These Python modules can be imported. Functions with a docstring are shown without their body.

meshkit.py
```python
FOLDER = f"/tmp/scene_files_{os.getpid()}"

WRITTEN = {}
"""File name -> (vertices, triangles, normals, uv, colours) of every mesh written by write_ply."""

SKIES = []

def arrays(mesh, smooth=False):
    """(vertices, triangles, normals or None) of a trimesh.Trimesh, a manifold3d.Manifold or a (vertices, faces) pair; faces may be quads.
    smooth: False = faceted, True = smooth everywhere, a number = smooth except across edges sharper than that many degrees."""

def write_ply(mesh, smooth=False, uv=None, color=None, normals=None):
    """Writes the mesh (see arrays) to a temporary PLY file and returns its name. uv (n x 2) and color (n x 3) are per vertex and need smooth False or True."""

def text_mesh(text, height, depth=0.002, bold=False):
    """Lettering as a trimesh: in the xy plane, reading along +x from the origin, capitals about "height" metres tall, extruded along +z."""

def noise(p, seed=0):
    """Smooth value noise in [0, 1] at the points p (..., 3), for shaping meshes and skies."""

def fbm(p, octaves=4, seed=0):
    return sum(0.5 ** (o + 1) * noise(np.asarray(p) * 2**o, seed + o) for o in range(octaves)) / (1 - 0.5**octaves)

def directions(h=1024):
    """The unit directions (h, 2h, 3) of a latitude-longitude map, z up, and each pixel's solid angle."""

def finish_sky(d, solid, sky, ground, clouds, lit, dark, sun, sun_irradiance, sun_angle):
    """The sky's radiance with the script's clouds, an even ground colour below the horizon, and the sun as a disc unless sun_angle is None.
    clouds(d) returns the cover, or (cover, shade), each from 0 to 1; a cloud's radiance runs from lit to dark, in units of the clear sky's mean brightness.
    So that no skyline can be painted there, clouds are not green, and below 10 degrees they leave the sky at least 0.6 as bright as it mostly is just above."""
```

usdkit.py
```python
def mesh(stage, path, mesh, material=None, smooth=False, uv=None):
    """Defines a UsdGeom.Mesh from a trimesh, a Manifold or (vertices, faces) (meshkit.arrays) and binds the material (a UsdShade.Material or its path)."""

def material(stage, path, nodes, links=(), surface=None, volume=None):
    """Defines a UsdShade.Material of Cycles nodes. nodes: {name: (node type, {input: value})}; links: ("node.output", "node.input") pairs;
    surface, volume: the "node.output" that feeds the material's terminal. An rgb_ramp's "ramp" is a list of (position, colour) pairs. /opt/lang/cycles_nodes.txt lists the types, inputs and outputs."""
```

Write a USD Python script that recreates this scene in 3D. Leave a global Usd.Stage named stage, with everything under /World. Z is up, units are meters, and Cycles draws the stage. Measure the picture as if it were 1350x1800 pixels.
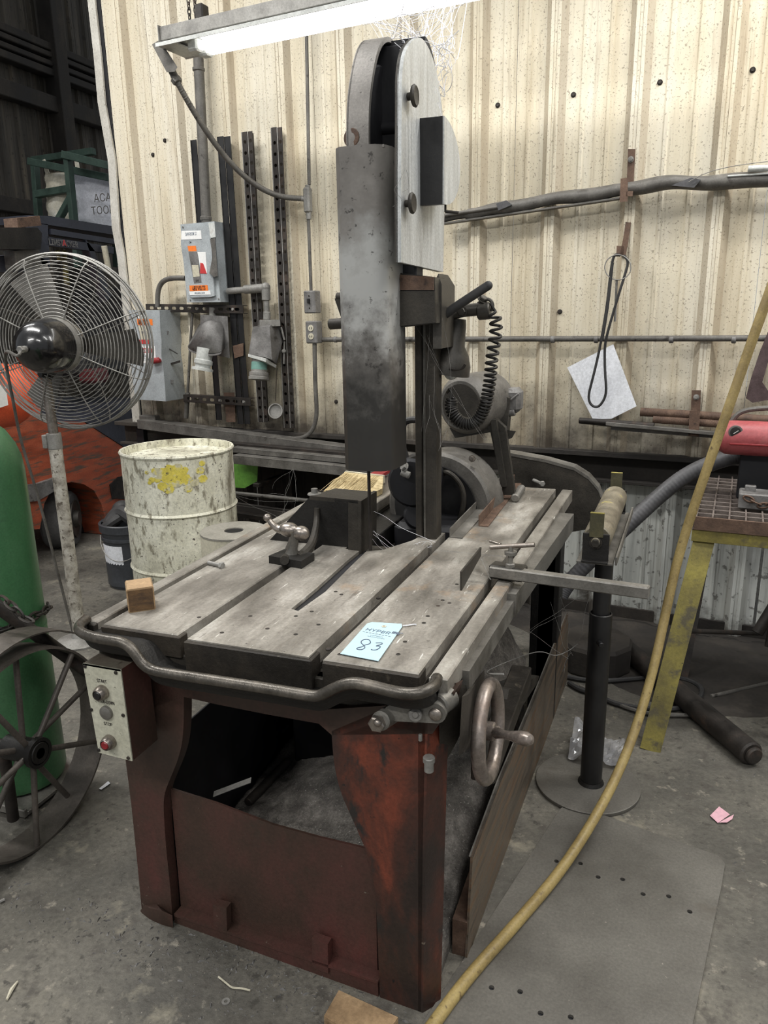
import math, random, numpy as np, trimesh, usdkit, meshkit
from pxr import Usd, UsdGeom, UsdLux, Gf, Sdf, UsdShade
from scipy.interpolate import CubicSpline
from shapely.geometry import Polygon, Point
from shapely import affinity
stage = Usd.Stage.CreateInMemory()
UsdGeom.Xform.Define(stage, '/World')
UsdGeom.Scope.Define(stage, '/World/Looks')
rng = np.random.default_rng(7)
# ---------------------------------------------------------------- camera
F, H = 1320.6, 1.5
PIT, ROLL, YAW = np.radians([14.883, -1.026, 20.10])
EXPOSURE = 0.25
CAM = np.array([0, 0, H])
_cy, _sy, _cp, _sp = np.cos(YAW), np.sin(YAW), np.cos(PIT), np.sin(PIT)
FW = np.array([-_sy*_cp, _cy*_cp, -_sp]); _r = np.array([_cy, _sy, 0.]); _u = np.cross(_r, FW)
RT = _r*np.cos(ROLL)+_u*np.sin(ROLL); UP = -_r*np.sin(ROLL)+_u*np.cos(ROLL)
cam = UsdGeom.Camera.Define(stage, '/World/camera')
cam.AddTransformOp().Set(Gf.Matrix4d(*[float(x) for x in np.vstack([np.r_[RT, 0], np.r_[UP, 0], np.r_[-FW, 0], np.r_[CAM, 1]]).ravel()]))
cam.CreateHorizontalApertureAttr(24.0); cam.CreateVerticalApertureAttr(32.0)
cam.CreateFocalLengthAttr(24.0*F/1350); cam.CreateClippingRangeAttr((0.05, 200.0))
cam.CreateExposureAttr(EXPOSURE); cam.CreateFStopAttr(0.0)
# ---------------------------------------------------------------- light of the hall: a dim even dome added as ambient fill, and unseen ceiling lights
dome = UsdLux.DomeLight.Define(stage, '/World/hall_ambient_fill')
dome.CreateIntensityAttr(0.10); dome.CreateColorAttr(Gf.Vec3f(.93, .97, 1.0))
def ceiling_light(n, x, y, z, w, l, power, col=(1., .985, .955)):
    r = UsdLux.RectLight.Define(stage, f'/World/ceiling_lamp_{n}')
    r.AddTranslateOp().Set(Gf.Vec3d(x, y, z)); r.CreateWidthAttr(w); r.CreateHeightAttr(l)
    r.CreateIntensityAttr(power); r.CreateColorAttr(Gf.Vec3f(*col))
ceiling_light(1, 1.6, 1.2, 4.4, 2.4, .3, 20)
ceiling_light(2, -2.9, 1.9, 4.2, 2.4, .3, 46)
ceiling_light(3, 1.2, -2.4, 4.8, 2.4, .5, 24)
ceiling_light(4, -2.4, -2.4, 4.8, 2.4, .5, 34)
ceiling_light(6, 1.35, 2.70, 3.5, 2.4, .12, 66)
ceiling_light(5, -5.6, 3.5, 5.2, 2.4, .3, 22)
TUBE = 7.5
# ---------------------------------------------------------------- points of the place: a sight line met with a known plane
def ray(p): return FW+RT*((p[0]-675)/F)-UP*((p[1]-900)/F)
def Z(x, y, z=0.): d = ray((x, y)); return CAM+d*((z-H)/d[2])
def Y(x, y, Yv): d = ray((x, y)); return CAM+d*(Yv/d[1])
def X(x, y, Xv): d = ray((x, y)); return CAM+d*(Xv/d[0])
def PL(x, y, P, n): d = ray((x, y)); return CAM+d*((np.array(P)-CAM)@n/(d@n))
WY = np.radians(-6.5); WN = np.array([-np.sin(WY), np.cos(WY), 0]); WT = np.array([np.cos(WY), np.sin(WY), 0]); WP = np.array([.094, 3.6, 0])
ZU = np.array([0, 0, 1.])
def W(x, y, d=.08): return PL(x, y, WP-WN*d, WN)
def wp(s, d, z): return WP+WT*s-WN*d+ZU*z
def ws(P): P = np.asarray(P); return (P-WP)@WT, (WP-P)@WN, P[2]
FN = np.array([.057, .9984, 0]); FP = np.array([-.351, 1.262, 0])
def FR(x, y, d=0.): return PL(x, y, FP-FN*d, FN)          # front face of the saw's base
TZ = .825                                                  # saw table height
# ---------------------------------------------------------------- meshes
def J(*m): return trimesh.util.concatenate([q for q in m if q is not None])
def fixv(m):
    if m.volume < 0: m.invert()
    return m
def hull(p): return trimesh.convex.convex_hull(np.array(p, float))
def obox(c, ax, h, ch=.003):
    c, ax, h = np.array(c, float), np.array(ax, float), np.array(h, float); ch = min(ch, h.min()*.45); P = []
    for sx in (-1, 1):
        for sy in (-1, 1):
            for sz in (-1, 1):
                s = np.array([sx, sy, sz])*h
                for k in range(3):
                    q = s.copy()
                    for j in range(3):
                        if j != k: q[j] -= np.sign(s[j])*ch
                    P.append(c+q@ax)
    return hull(P)
def bx(x0, x1, y0, y1, z0, z1, ch=.003): return obox([(x0+x1)/2, (y0+y1)/2, (z0+z1)/2], np.eye(3), [abs(x1-x0)/2, abs(y1-y0)/2, abs(z1-z0)/2], ch)
WAX = np.array([WT, -WN, ZU])
def wbx(s0, s1, d0, d1, z0, z1, ch=.002): return obox(wp((s0+s1)/2, (d0+d1)/2, (z0+z1)/2), WAX, [abs(s1-s0)/2, abs(d1-d0)/2, abs(z1-z0)/2], ch)
def basis(a):
    a = np.array(a, float); a /= np.linalg.norm(a)
    u = np.cross(a, [0, 0, 1.] if abs(a[2]) < .9 else [1., 0, 0]); u /= np.linalg.norm(u)
    return a, u, np.cross(a, u)
def lathe(prof, p0, ax, n=32, close=False):
    a, u, v = basis(ax); p0 = np.array(p0, float); prof = np.array(prof, float); m = len(prof)
    t = np.arange(n)*2*np.pi/n; ring = np.cos(t)[:, None]*u+np.sin(t)[:, None]*v
    V = (p0+prof[:, None, 1:2]*a+prof[:, None, 0:1]*ring[None]).reshape(-1, 3); f = []
    for i in range(m if close else m-1):
        i2 = (i+1) % m
        for j in range(n):
            j2 = (j+1) % n; A, B, C, D = i*n+j, i*n+j2, i2*n+j2, i2*n+j
            f += [[A, B, C], [A, C, D]]
    if not close:
        V = np.vstack([V, p0+a*prof[0, 1], p0+a*prof[-1, 1]]); k = len(V)-2
        for j in range(n): f += [[k, (j+1) % n, j], [k+1, (m-1)*n+j, (m-1)*n+(j+1) % n]]
    M = trimesh.Trimesh(V, f, process=False); M.update_faces(M.area_faces > 1e-14)
    return fixv(M)
def cyl(p0, p1, r, r1=None, n=24, ch=.15):
    p0, p1 = np.array(p0, float), np.array(p1, float); h = np.linalg.norm(p1-p0); r1 = r if r1 is None else r1; c = min(ch*min(r, r1), h*.3)
    return lathe([(0.001*r, 0), (r-c, 0), (r, c), (r1, h-c), (r1-c, h), (.001*r1, h)], p0, p1-p0, n)
def spl(pts, n=40, closed=False):
    p = np.array(pts, float)
    if closed: p = np.vstack([p, p[:1]])
    t = np.r_[0, np.cumsum(np.linalg.norm(np.diff(p, axis=0), axis=1)**.6)]
    return CubicSpline(t, p, bc_type='periodic' if closed else 'natural')(np.linspace(0, t[-1], n+(1 if closed else 0)))[:n]
def tube(pts, r, n=10, closed=False):
    p = np.array(pts, float); m = len(p); r = np.broadcast_to(r, (m,))
    t = (np.roll(p, -1, 0)-np.roll(p, 1, 0)) if closed else np.gradient(p, axis=0)
    t /= np.linalg.norm(t, axis=1, keepdims=True)+1e-12
    u = basis(t[0])[1]; U = []
    for i in range(m):
        u = u-t[i]*(u@t[i]); u /= np.linalg.norm(u)+1e-12; U.append(u)
    U = np.array(U); Vv = np.cross(t, U); a = np.arange(n)*2*np.pi/n
    V = (p[:, None]+r[:, None, None]*(np.cos(a)[None, :, None]*U[:, None]+np.sin(a)[None, :, None]*Vv[:, None])).reshape(-1, 3); f = []
    for i in range(m if closed else m-1):
        i2 = (i+1) % m
        for j in range(n):
            j2 = (j+1) % n; A, B, C, D = i*n+j, i*n+j2, i2*n+j2, i2*n+j
            f += [[A, B, C], [A, C, D]]
    if not closed:
        V = np.vstack([V, p[0], p[-1]]); k = len(V)-2
        for j in range(n): f += [[k, (j+1) % n, j], [k+1, (m-1)*n+j, (m-1)*n+(j+1) % n]]
    return fixv(trimesh.Trimesh(V, f, process=False))
def planar(pts, dv, holes=()):
    """A flat outline in space, extruded along dv."""
    p = np.array(pts, float); dv = np.array(dv, float); c = p.mean(0); _, _, vt = np.linalg.svd(p-c); u, v = vt[0], vt[1]
    P = Polygon(np.c_[(p-c)@u, (p-c)@v], [np.c_[(np.array(h)-c)@u, (np.array(h)-c)@v] for h in holes])
    if not P.is_valid: P = P.buffer(0)
    vv, ff = trimesh.creation.triangulate_polygon(P, engine='earcut')
    n = len(vv); top = c+vv[:, :1]*u+vv[:, 1:2]*v; V = np.vstack([top, top+dv]); f = [list(x) for x in ff]+[[n+x[0], n+x[2], n+x[1]] for x in ff]
    E = {}
    for x in ff:
        for k in range(3): E[(x[k], x[(k+1) % 3])] = 1
    for (a, b) in list(E):
        if (b, a) not in E: f += [[b, a, n+a], [b, n+a, n+b]]
    return fixv(trimesh.Trimesh(V, f, process=False))
def ext(poly, o, u, v, h):
    """A shapely outline in the plane o,u,v, extruded by h along u x v."""
    u, v = np.array(u, float), np.array(v, float); m = trimesh.creation.extrude_polygon(poly, abs(h), engine='earcut')
    w = np.cross(u, v)*np.sign(h); V = np.asarray(m.vertices)
    return fixv(trimesh.Trimesh(np.array(o)+V[:, :1]*u+V[:, 1:2]*v+V[:, 2:]*w, m.faces, process=False))
def ball(c, r, sq=(1, 1, 1)):
    m = trimesh.creation.icosphere(2, 1.0); m.apply_scale(np.array(sq)*r); m.apply_translation(c); return m
def hexnut(p, ax, r, h): return lathe([(.001, 0), (r, 0), (r, h*.8), (r*.85, h), (.001, h)], p, ax, 6)
def bolt(p, ax, r, h=None):
    h = h or r*.8; a = basis(ax)[0]; p = np.array(p, float)
    return J(lathe([(.001, 0), (r*1.35, 0), (r*1.35, h*.25), (.001, h*.25)], p, a, 16), hexnut(p+a*h*.25, a, r, h))
def text(t, h, o, u, v, depth=.0006, bold=False, center=True, w=None):
    m = meshkit.text_mesh(t, h, depth, bold); b = m.bounds; V = np.array(m.vertices)
    if center: V[:, :2] -= b.mean(0)[:2]
    if w: V[:, 0] *= w/(b[1, 0]-b[0, 0])
    u, v = np.array(u, float), np.array(v, float)
    return fixv(trimesh.Trimesh(np.array(o)+V[:, :1]*u+V[:, 1:2]*v+V[:, 2:]*np.cross(u, v), m.faces, process=False))
def chain(path, pitch=.018, r=.0028, wd=.008):
    p = np.array(path, float); L = np.r_[0, np.cumsum(np.linalg.norm(np.diff(p, axis=0), axis=1))]; out = []
    for i, s in enumerate(np.arange(pitch/2, L[-1], pitch)):
        c = np.array([np.interp(s, L, p[:, k]) for k in range(3)]); d = np.array([np.interp(min(s+.004, L[-1]), L, p[:, k])-np.interp(max(s-.004, 0), L, p[:, k]) for k in range(3)])
        a, u, v = basis(d); w = u if i % 2 else v; t = np.linspace(0, 2*np.pi, 13)[:-1]
        out.append(tube(c+np.outer(np.cos(t)*pitch*.72, a)+np.outer(np.sin(t)*wd, w), r, 5, True))
    return J(*out)
# ---------------------------------------------------------------- materials
def s(r, g, b):
    c = np.array([r, g, b])/255.; return tuple(np.where(c <= .04045, c/12.92, ((c+.055)/1.055)**2.4))
def M(name, cols, sc=8, rough=.6, metal=0., bump=.2, bsc=90, stretch=(1, 1, 1), spk=(), det=7, wash=.25, dist=.0, coat=0, trans=0, **kw):
    """Worn surface: a ramp of tones over a noise, a fine mottling, then flecks (scale, from, to, colour, stretch)."""
    if not isinstance(cols, list): cols = [(0, cols), (1, cols)]
    n = {'g': ('geometry', {}), 'm': ('mapping', {'scale': stretch}), 'n1': ('noise_texture', {'scale': sc, 'detail': det, 'roughness': .62, 'distortion': dist}),
         'r1': ('rgb_ramp', {'ramp': cols}), 'n2': ('noise_texture', {'scale': bsc, 'detail': 4, 'roughness': .7}),
         'r2': ('rgb_ramp', {'ramp': [(.3, (1-wash,)*3), (.7, (1+wash*.3,)*3)]}), 'mx': ('mix', {'mix_type': 'multiply', 'fac': 1.0}),
         'rr': ('map_range', {'from_min': .3, 'from_max': .7, 'to_min': max(rough-.12, .05), 'to_max': min(rough+.15, 1)}),
         'b': ('bump', {'strength': bump, 'distance': .004}), 'p': ('principled_bsdf', {'metallic': metal, 'coat_weight': coat, 'transmission_weight': trans, **kw})}
    L = [('g.position', 'm.vector'), ('m.vector', 'n1.vector'), ('n1.fac', 'r1.fac'), ('g.position', 'n2.vector'), ('n2.fac', 'r2.fac'), ('r1.color', 'mx.color1'), ('r2.color', 'mx.color2'),
         ('n1.fac', 'rr.value'), ('rr.result', 'p.roughness'), ('n2.fac', 'b.height'), ('b.normal', 'p.normal')]
    last = 'mx.color'
    for i, k in enumerate(spk):
        st = k[4] if len(k) > 4 else (1, 1, 1)
        n[f'sm{i}'] = ('mapping', {'scale': st, 'location': (i*3.1, i*1.7, i*2.3)}); n[f'sn{i}'] = ('noise_texture', {'scale': k[0], 'detail': 5, 'roughness': .65})
        n[f'sr{i}'] = ('map_range', {'from_min': k[1], 'from_max': k[2], 'to_min': 0., 'to_max': 1., 'clamp': True}); n[f'sx{i}'] = ('mix', {'mix_type': 'mix', 'color2': k[3]})
        L += [('g.position', f'sm{i}.vector'), (f'sm{i}.vector', f'sn{i}.vector'), (f'sn{i}.fac', f'sr{i}.value'), (f'sr{i}.result', f'sx{i}.fac'), (last, f'sx{i}.color1')]; last = f'sx{i}.color'
    L.append((last, 'p.base_color'))
    return usdkit.material(stage, '/World/Looks/'+name, n, L, surface='p.BSDF')
BLK = s(22, 21, 20)
m_table = M('worn_table_steel', [(.28, s(96, 92, 85)), (.44, s(130, 125, 117)), (.58, s(158, 153, 144)), (.68, s(184, 180, 172)), (.74, s(150, 141, 128)), (.82, s(120, 111, 99))], 5, .48, .25, .12, 120, (2.2, .7, 1),
            spk=((30, .58, .72, s(112, 106, 98), (2, .3, 1)), (4.5, .58, .76, s(160, 134, 106)), (60, .66, .72, s(62, 58, 54)), (3.2, .60, .75, s(118, 114, 107)), (26, .66, .72, s(226, 223, 216), (3.5, .4, 1))))
m_cast = M('dark_cast_iron', [(.3, s(44, 41, 37)), (.55, s(62, 58, 52)), (.75, s(80, 74, 66))], 9, .55, .35, .25, 140)
m_cast2 = M('oily_black_iron', [(.3, s(24, 23, 22)), (.6, s(40, 38, 36)), (.8, s(54, 50, 46))], 9, .5, .3, .3, 120)
m_guard = M('grey_brown_guard_paint', [(.3, s(104, 100, 96)), (.5, s(126, 122, 117)), (.7, s(148, 144, 139))], 4, .42, .3, .12, 160, (1, 1, .6), spk=((38, .62, .69, s(64, 60, 56)), (9, .60, .72, s(88, 84, 80))))
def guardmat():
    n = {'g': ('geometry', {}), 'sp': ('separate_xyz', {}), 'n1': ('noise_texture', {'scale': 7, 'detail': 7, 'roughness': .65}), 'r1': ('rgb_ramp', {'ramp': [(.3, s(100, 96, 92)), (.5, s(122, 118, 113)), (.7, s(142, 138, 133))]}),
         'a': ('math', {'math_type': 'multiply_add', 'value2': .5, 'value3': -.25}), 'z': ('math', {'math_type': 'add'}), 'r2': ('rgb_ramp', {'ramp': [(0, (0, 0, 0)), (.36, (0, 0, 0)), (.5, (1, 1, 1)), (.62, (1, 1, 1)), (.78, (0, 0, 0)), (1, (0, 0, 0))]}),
         'mz': ('map_range', {'from_min': 1.05, 'from_max': 1.95, 'clamp': True}), 'x1': ('mix', {'color2': s(206, 207, 204)}), 'f': ('math', {'math_type': 'multiply', 'value2': .62}), 'r3': ('map_range', {'from_min': .46, 'from_max': .22, 'to_max': .93, 'clamp': True}), 'x2': ('mix', {'color2': s(44, 43, 41)}),  # pale middle band paints in the lamp reflection; dark low end is oil
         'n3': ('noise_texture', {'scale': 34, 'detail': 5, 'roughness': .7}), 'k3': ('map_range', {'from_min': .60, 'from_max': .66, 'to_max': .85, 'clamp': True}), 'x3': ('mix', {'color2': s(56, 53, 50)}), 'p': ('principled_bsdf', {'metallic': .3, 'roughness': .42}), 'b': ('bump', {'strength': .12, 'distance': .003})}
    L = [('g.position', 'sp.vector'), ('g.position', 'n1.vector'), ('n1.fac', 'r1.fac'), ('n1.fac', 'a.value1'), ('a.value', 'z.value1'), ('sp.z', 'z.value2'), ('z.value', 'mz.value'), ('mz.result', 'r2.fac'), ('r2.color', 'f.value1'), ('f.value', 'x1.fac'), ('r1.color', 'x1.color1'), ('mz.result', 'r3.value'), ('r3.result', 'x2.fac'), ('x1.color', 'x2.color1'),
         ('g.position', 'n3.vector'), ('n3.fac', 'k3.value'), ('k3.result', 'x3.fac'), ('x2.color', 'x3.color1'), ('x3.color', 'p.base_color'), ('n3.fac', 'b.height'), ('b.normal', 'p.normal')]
    return usdkit.material(stage, '/World/Looks/oily_guard_painted_sheen', n, L, surface='p.BSDF')
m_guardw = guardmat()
m_cart = M('dusty_cart_iron', [(.3, s(70, 65, 60)), (.55, s(92, 86, 80)), (.75, s(116, 108, 100))], 9, .5, .3, .2, 140)
m_trim = M('pale_dirty_trim', [(.3, s(176, 172, 162)), (.7, s(206, 203, 194))], 8, .7, 0, .1, 90, spk=((40, .64, .7, s(110, 104, 94)),))
m_olive = M('olive_dirty_steel', [(.3, s(60, 58, 44)), (.6, s(84, 80, 58)), (.8, s(104, 98, 66))], 16, .55, .2, .2, 120)
m_guardd = M('dark_guard_paint', [(.3, s(48, 46, 43)), (.5, s(66, 63, 58)), (.7, s(84, 80, 74))], 4, .42, .35, .12, 160, spk=((30, .62, .72, s(34, 32, 30)),))
m_alu = M('brushed_grey_plate', [(.3, s(170, 171, 170)), (.5, s(196, 198, 197)), (.7, s(214, 216, 215))], 12, .45, .3, .1, 150, (1, 3, .25), spk=((8, .6, .75, s(140, 138, 134), (1, 2, .3)),))
m_black = M('black_paint', [(.3, s(18, 18, 20)), (.7, s(34, 33, 33))], 8, .42, 0, .1, 90)
m_navy = M('black_paint_and_shade', [(.3, s(10, 10, 14)), (.7, s(20, 20, 26))], 8, .6, 0, .1, 90)  # near-black for black parts, and to paint in shade inside gaps and housings
m_red = M('chipped_red_paint', [(.28, s(36, 31, 29)), (.42, s(52, 41, 37)), (.52, s(78, 47, 38)), (.62, s(124, 62, 44)), (.72, s(104, 56, 42)), (.82, s(60, 48, 42))], 4.2, .5, .1, .25, 110, (1, 1, .5),
          spk=((7, .54, .60, s(44, 40, 38), (1, 1, .5)), (45, .66, .72, s(30, 28, 27)), (30, .70, .74, s(120, 108, 96))), dist=.8)
m_redd = M('dirty_dark_red_paint', [(.3, s(50, 42, 37)), (.46, s(70, 52, 44)), (.56, s(84, 54, 48)), (.66, s(102, 54, 50)), (.78, s(72, 58, 48))], 2.6, .5, .1, .15, 120, (1, 1, .7), spk=((50, .69, .74, s(120, 112, 100)), (6, .60, .72, s(58, 50, 42))))
m_bright = M('bare_bright_steel', [(.3, s(120, 113, 106)), (.55, s(156, 148, 140)), (.8, s(120, 108, 98))], 20, .28, .8, .1, 200)
m_steel = M('scuffed_steel', [(.3, s(98, 95, 90)), (.55, s(128, 125, 119)), (.75, s(150, 146, 139))], 10, .42, .45, .12, 150)
m_wheel = M('handled_bronze_steel', [(.3, s(104, 95, 89)), (.55, s(156, 145, 137)), (.75, s(134, 118, 108))], 16, .3, .55, .12, 160)
m_galv = M('galvanised_grey', [(.3, s(120, 118, 114)), (.55, s(146, 144, 139)), (.75, s(164, 162, 158))], 14, .5, .3, .12, 140, spk=((24, .64, .72, s(88, 84, 78)),))
m_gbox = M('grey_enamel_box', [(.3, s(150, 155, 157)), (.5, s(168, 174, 177)), (.75, s(182, 188, 190))], 7, .5, 0, .08, 160, spk=((60, .70, .74, s(60, 56, 52)), (6, .60, .8, s(122, 122, 118))))
m_gdirt = M('grimy_grey_casting', [(.3, s(92, 90, 88)), (.5, s(116, 114, 112)), (.7, s(138, 136, 134))], 14, .55, .15, .3, 120, spk=((18, .6, .7, s(70, 67, 64)),))
m_pipe = M('dirty_grey_pipe', [(.3, s(82, 79, 75)), (.55, s(104, 101, 96)), (.75, s(124, 120, 114))], 14, .55, .2, .2, 140, spk=((22, .62, .7, s(58, 54, 50)),))
m_strut = M('black_brown_channel', [(.3, s(34, 31, 29)), (.55, s(54, 49, 45)), (.75, s(84, 68, 58))], 14, .55, .3, .2, 120)
m_rust = M('rusty_strap', [(.3, s(78, 60, 50)), (.55, s(104, 82, 68)), (.75, s(126, 104, 88))], 18, .75, .1, .35, 120, spk=((30, .6, .7, s(64, 50, 44)),))
m_wood = M('cut_softwood', [(.3, s(126, 102, 74)), (.5, s(164, 136, 102)), (.7, s(184, 156, 120))], 14, .75, 0, .2, 120, (1, 1, 6), spk=((9, .58, .7, s(96, 74, 54)),))
m_woodd = M('oiled_dark_wood_end', [(.3, s(58, 42, 28)), (.55, s(92, 68, 42)), (.75, s(116, 88, 56))], 24, .7, 0, .3, 120, (1, 1, 3))
m_hose = M('grimy_yellow_hose', [(.3, s(128, 110, 70)), (.5, s(156, 136, 86)), (.7, s(172, 152, 98))], 10, .5, 0, .12, 160, spk=((40, .60, .7, s(104, 86, 56)), (6, .56, .75, s(126, 108, 72))))
m_yel = M('grimy_yellow_paint', [(.3, s(94, 86, 52)), (.5, s(128, 118, 58)), (.68, s(146, 136, 66)), (.8, s(82, 76, 54))], 7, .6, 0, .2, 110, spk=((12, .54, .64, s(84, 78, 58)), (50, .66, .72, s(54, 50, 40)), (3, .58, .7, s(90, 84, 66))))
m_green = M('green_cylinder_paint', [(.3, s(50, 92, 58)), (.5, s(62, 108, 70)), (.7, s(76, 120, 82))], 4, .38, 0, .04, 160, (1, 1, .5), spk=((30, .70, .74, s(140, 156, 140)), (6, .64, .8, s(44, 70, 50))))
m_barrel = M('flaking_cream_drum', [(.3, s(150, 146, 128)), (.44, s(214, 211, 190)), (.58, s(238, 236, 218)), (.72, s(204, 200, 180)), (.8, s(140, 134, 116))], 4, .65, 0, .25, 90, (1, 1, .6),
             spk=((26, .53, .63, s(140, 134, 116), (1, 1, .4)), (75, .61, .66, s(74, 68, 60)), (3.2, .58, .7, s(124, 117, 100), (1, 1, .4))))
m_ylsp = M('yellow_sprayed_drum_paint', [(.34, s(208, 192, 84)), (.48, s(224, 208, 92)), (.55, s(210, 204, 170)), (.7, s(160, 152, 122))], 14, .6, 0, .2, 90, spk=((60, .60, .66, s(90, 84, 70)),))
m_orange = M('scratched_orange_paint', [(.3, s(136, 70, 48)), (.5, s(172, 84, 56)), (.66, s(184, 96, 66)), (.8, s(112, 86, 70))], 6, .5, 0, .15, 120, (1, 1, 3.5), spk=((9, .50, .62, s(100, 82, 70), (1, .6, 5)), (50, .66, .7, s(60, 46, 40))))
m_orgr = M('bright_orange_paint', [(.3, s(214, 86, 52)), (.7, s(232, 104, 68))], 6, .45, 0, .1, 120)
m_tire = M('worn_tyre_rubber', [(.3, s(52, 51, 51)), (.7, s(78, 77, 76))], 12, .75, 0, .3, 90)
m_plast = M('black_bucket_plastic', [(.3, s(46, 48, 52)), (.7, s(70, 73, 78))], 7, .4, 0, .1, 90)
m_conc = M('oily_concrete', [(.28, s(70, 67, 62)), (.45, s(92, 89, 82)), (.58, s(112, 108, 99)), (.72, s(132, 127, 114))], 1.9, .72, 0, .8, 60,
           spk=((14, .54, .66, s(80, 76, 70)), (34, .58, .68, s(70, 67, 61)), (5, .60, .72, s(142, 136, 120)), (22, .62, .72, s(138, 132, 120)), (120, .66, .71, s(168, 160, 148)), (70, .67, .72, s(48, 45, 41))), wash=.35)
m_plate = M('dull_steel_floor_plate', [(.3, s(88, 85, 80)), (.5, s(106, 103, 97)), (.7, s(120, 117, 110))], 3, .5, .25, .12, 140, spk=((90, .70, .74, s(158, 150, 140)), (4, .6, .75, s(92, 86, 78))))
m_soot = M('sooty_sheet_steel', [(.3, s(34, 31, 29)), (.5, s(52, 48, 44)), (.7, s(76, 70, 63))], 3, .8, .1, .4, 60, (1, 1, .5))
m_paper = M('white_paper', [(.3, s(222, 224, 230)), (.7, s(236, 238, 242))], 6, .8, 0, .05, 90, spk=((50, .69, .74, s(150, 150, 156)),))
m_label = M('white_label', s(232, 232, 230), 6, .5, 0, .02, 90, wash=.08)
m_orl = M('orange_label', s(236, 124, 48), 6, .5, 0, .02, 90, wash=.08)
m_redl = M('red_label', s(190, 58, 58), 6, .5, 0, .02, 90, wash=.08)
m_ink = M('black_ink', s(34, 30, 30), 6, .5, 0, .02, 90, wash=.05)
m_tag = M('pale_blue_card', s(176, 204, 216), 8, .6, 0, .03, 90, wash=.06)
m_ink2 = M('grey_blue_ink', s(92, 104, 120), 6, .5, 0, .02, 90, wash=.05)
m_ctl = M('chipped_cream_enamel', [(.3, s(186, 184, 164)), (.7, s(204, 202, 184))], 10, .5, 0, .12, 90, spk=((34, .62, .67, s(96, 92, 76)), (80, .66, .7, s(60, 56, 46))))
m_redb = M('red_button', s(136, 34, 38), 6, .4, 0, .05, 90, wash=.1)
m_red2 = M('red_enamel', [(.3, s(146, 60, 64)), (.7, s(172, 88, 90))], 5, .45, 0, .08, 90, spk=((60, .68, .72, s(110, 60, 60)), (5, .55, .75, s(170, 112, 110))))
m_bristle = M('straw_bristle', [(.3, s(150, 130, 92)), (.5, s(196, 178, 136)), (.7, s(214, 198, 158))], 40, .8, 0, .4, 200, (1, 1, 1))
m_rub = M('black_rubber', [(.3, s(36, 36, 37)), (.7, s(58, 57, 57))], 10, .6, 0, .15, 90)
m_hoseg = M('grey_ribbed_hose', [(.3, s(66, 66, 68)), (.7, s(90, 89, 91))], 10, .5, 0, .1, 90)
m_web = M('white_cobweb', s(238, 238, 242), 6, .8, 0, 0, 90, wash=.0)
m_webd = M('grey_cobweb', s(128, 126, 122), 6, .8, 0, 0, 90, wash=.0)
m_swarf = M('steel_swarf', [(.3, s(84, 80, 76)), (.5, s(122, 117, 111)), (.7, s(156, 151, 144))], 22, .6, .2, .9, 160, spk=((170, .63, .67, s(196, 192, 184)),), wash=.5)
m_white = M('white_fixture_enamel', [(.3, s(186, 188, 184)), (.6, s(206, 208, 204)), (.8, s(176, 168, 158))], 8, .4, 0, .06, 90)
m_green2 = M('lime_plastic', [(.3, s(88, 140, 56)), (.7, s(112, 166, 70))], 8, .4, 0, .1, 60)
m_bag = M('woven_bag_cloth', [(.3, s(190, 182, 160)), (.5, s(222, 216, 198)), (.7, s(232, 230, 222))], 4, .85, 0, .3, 60, spk=((5, .6, .7, s(150, 138, 118)),))
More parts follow.
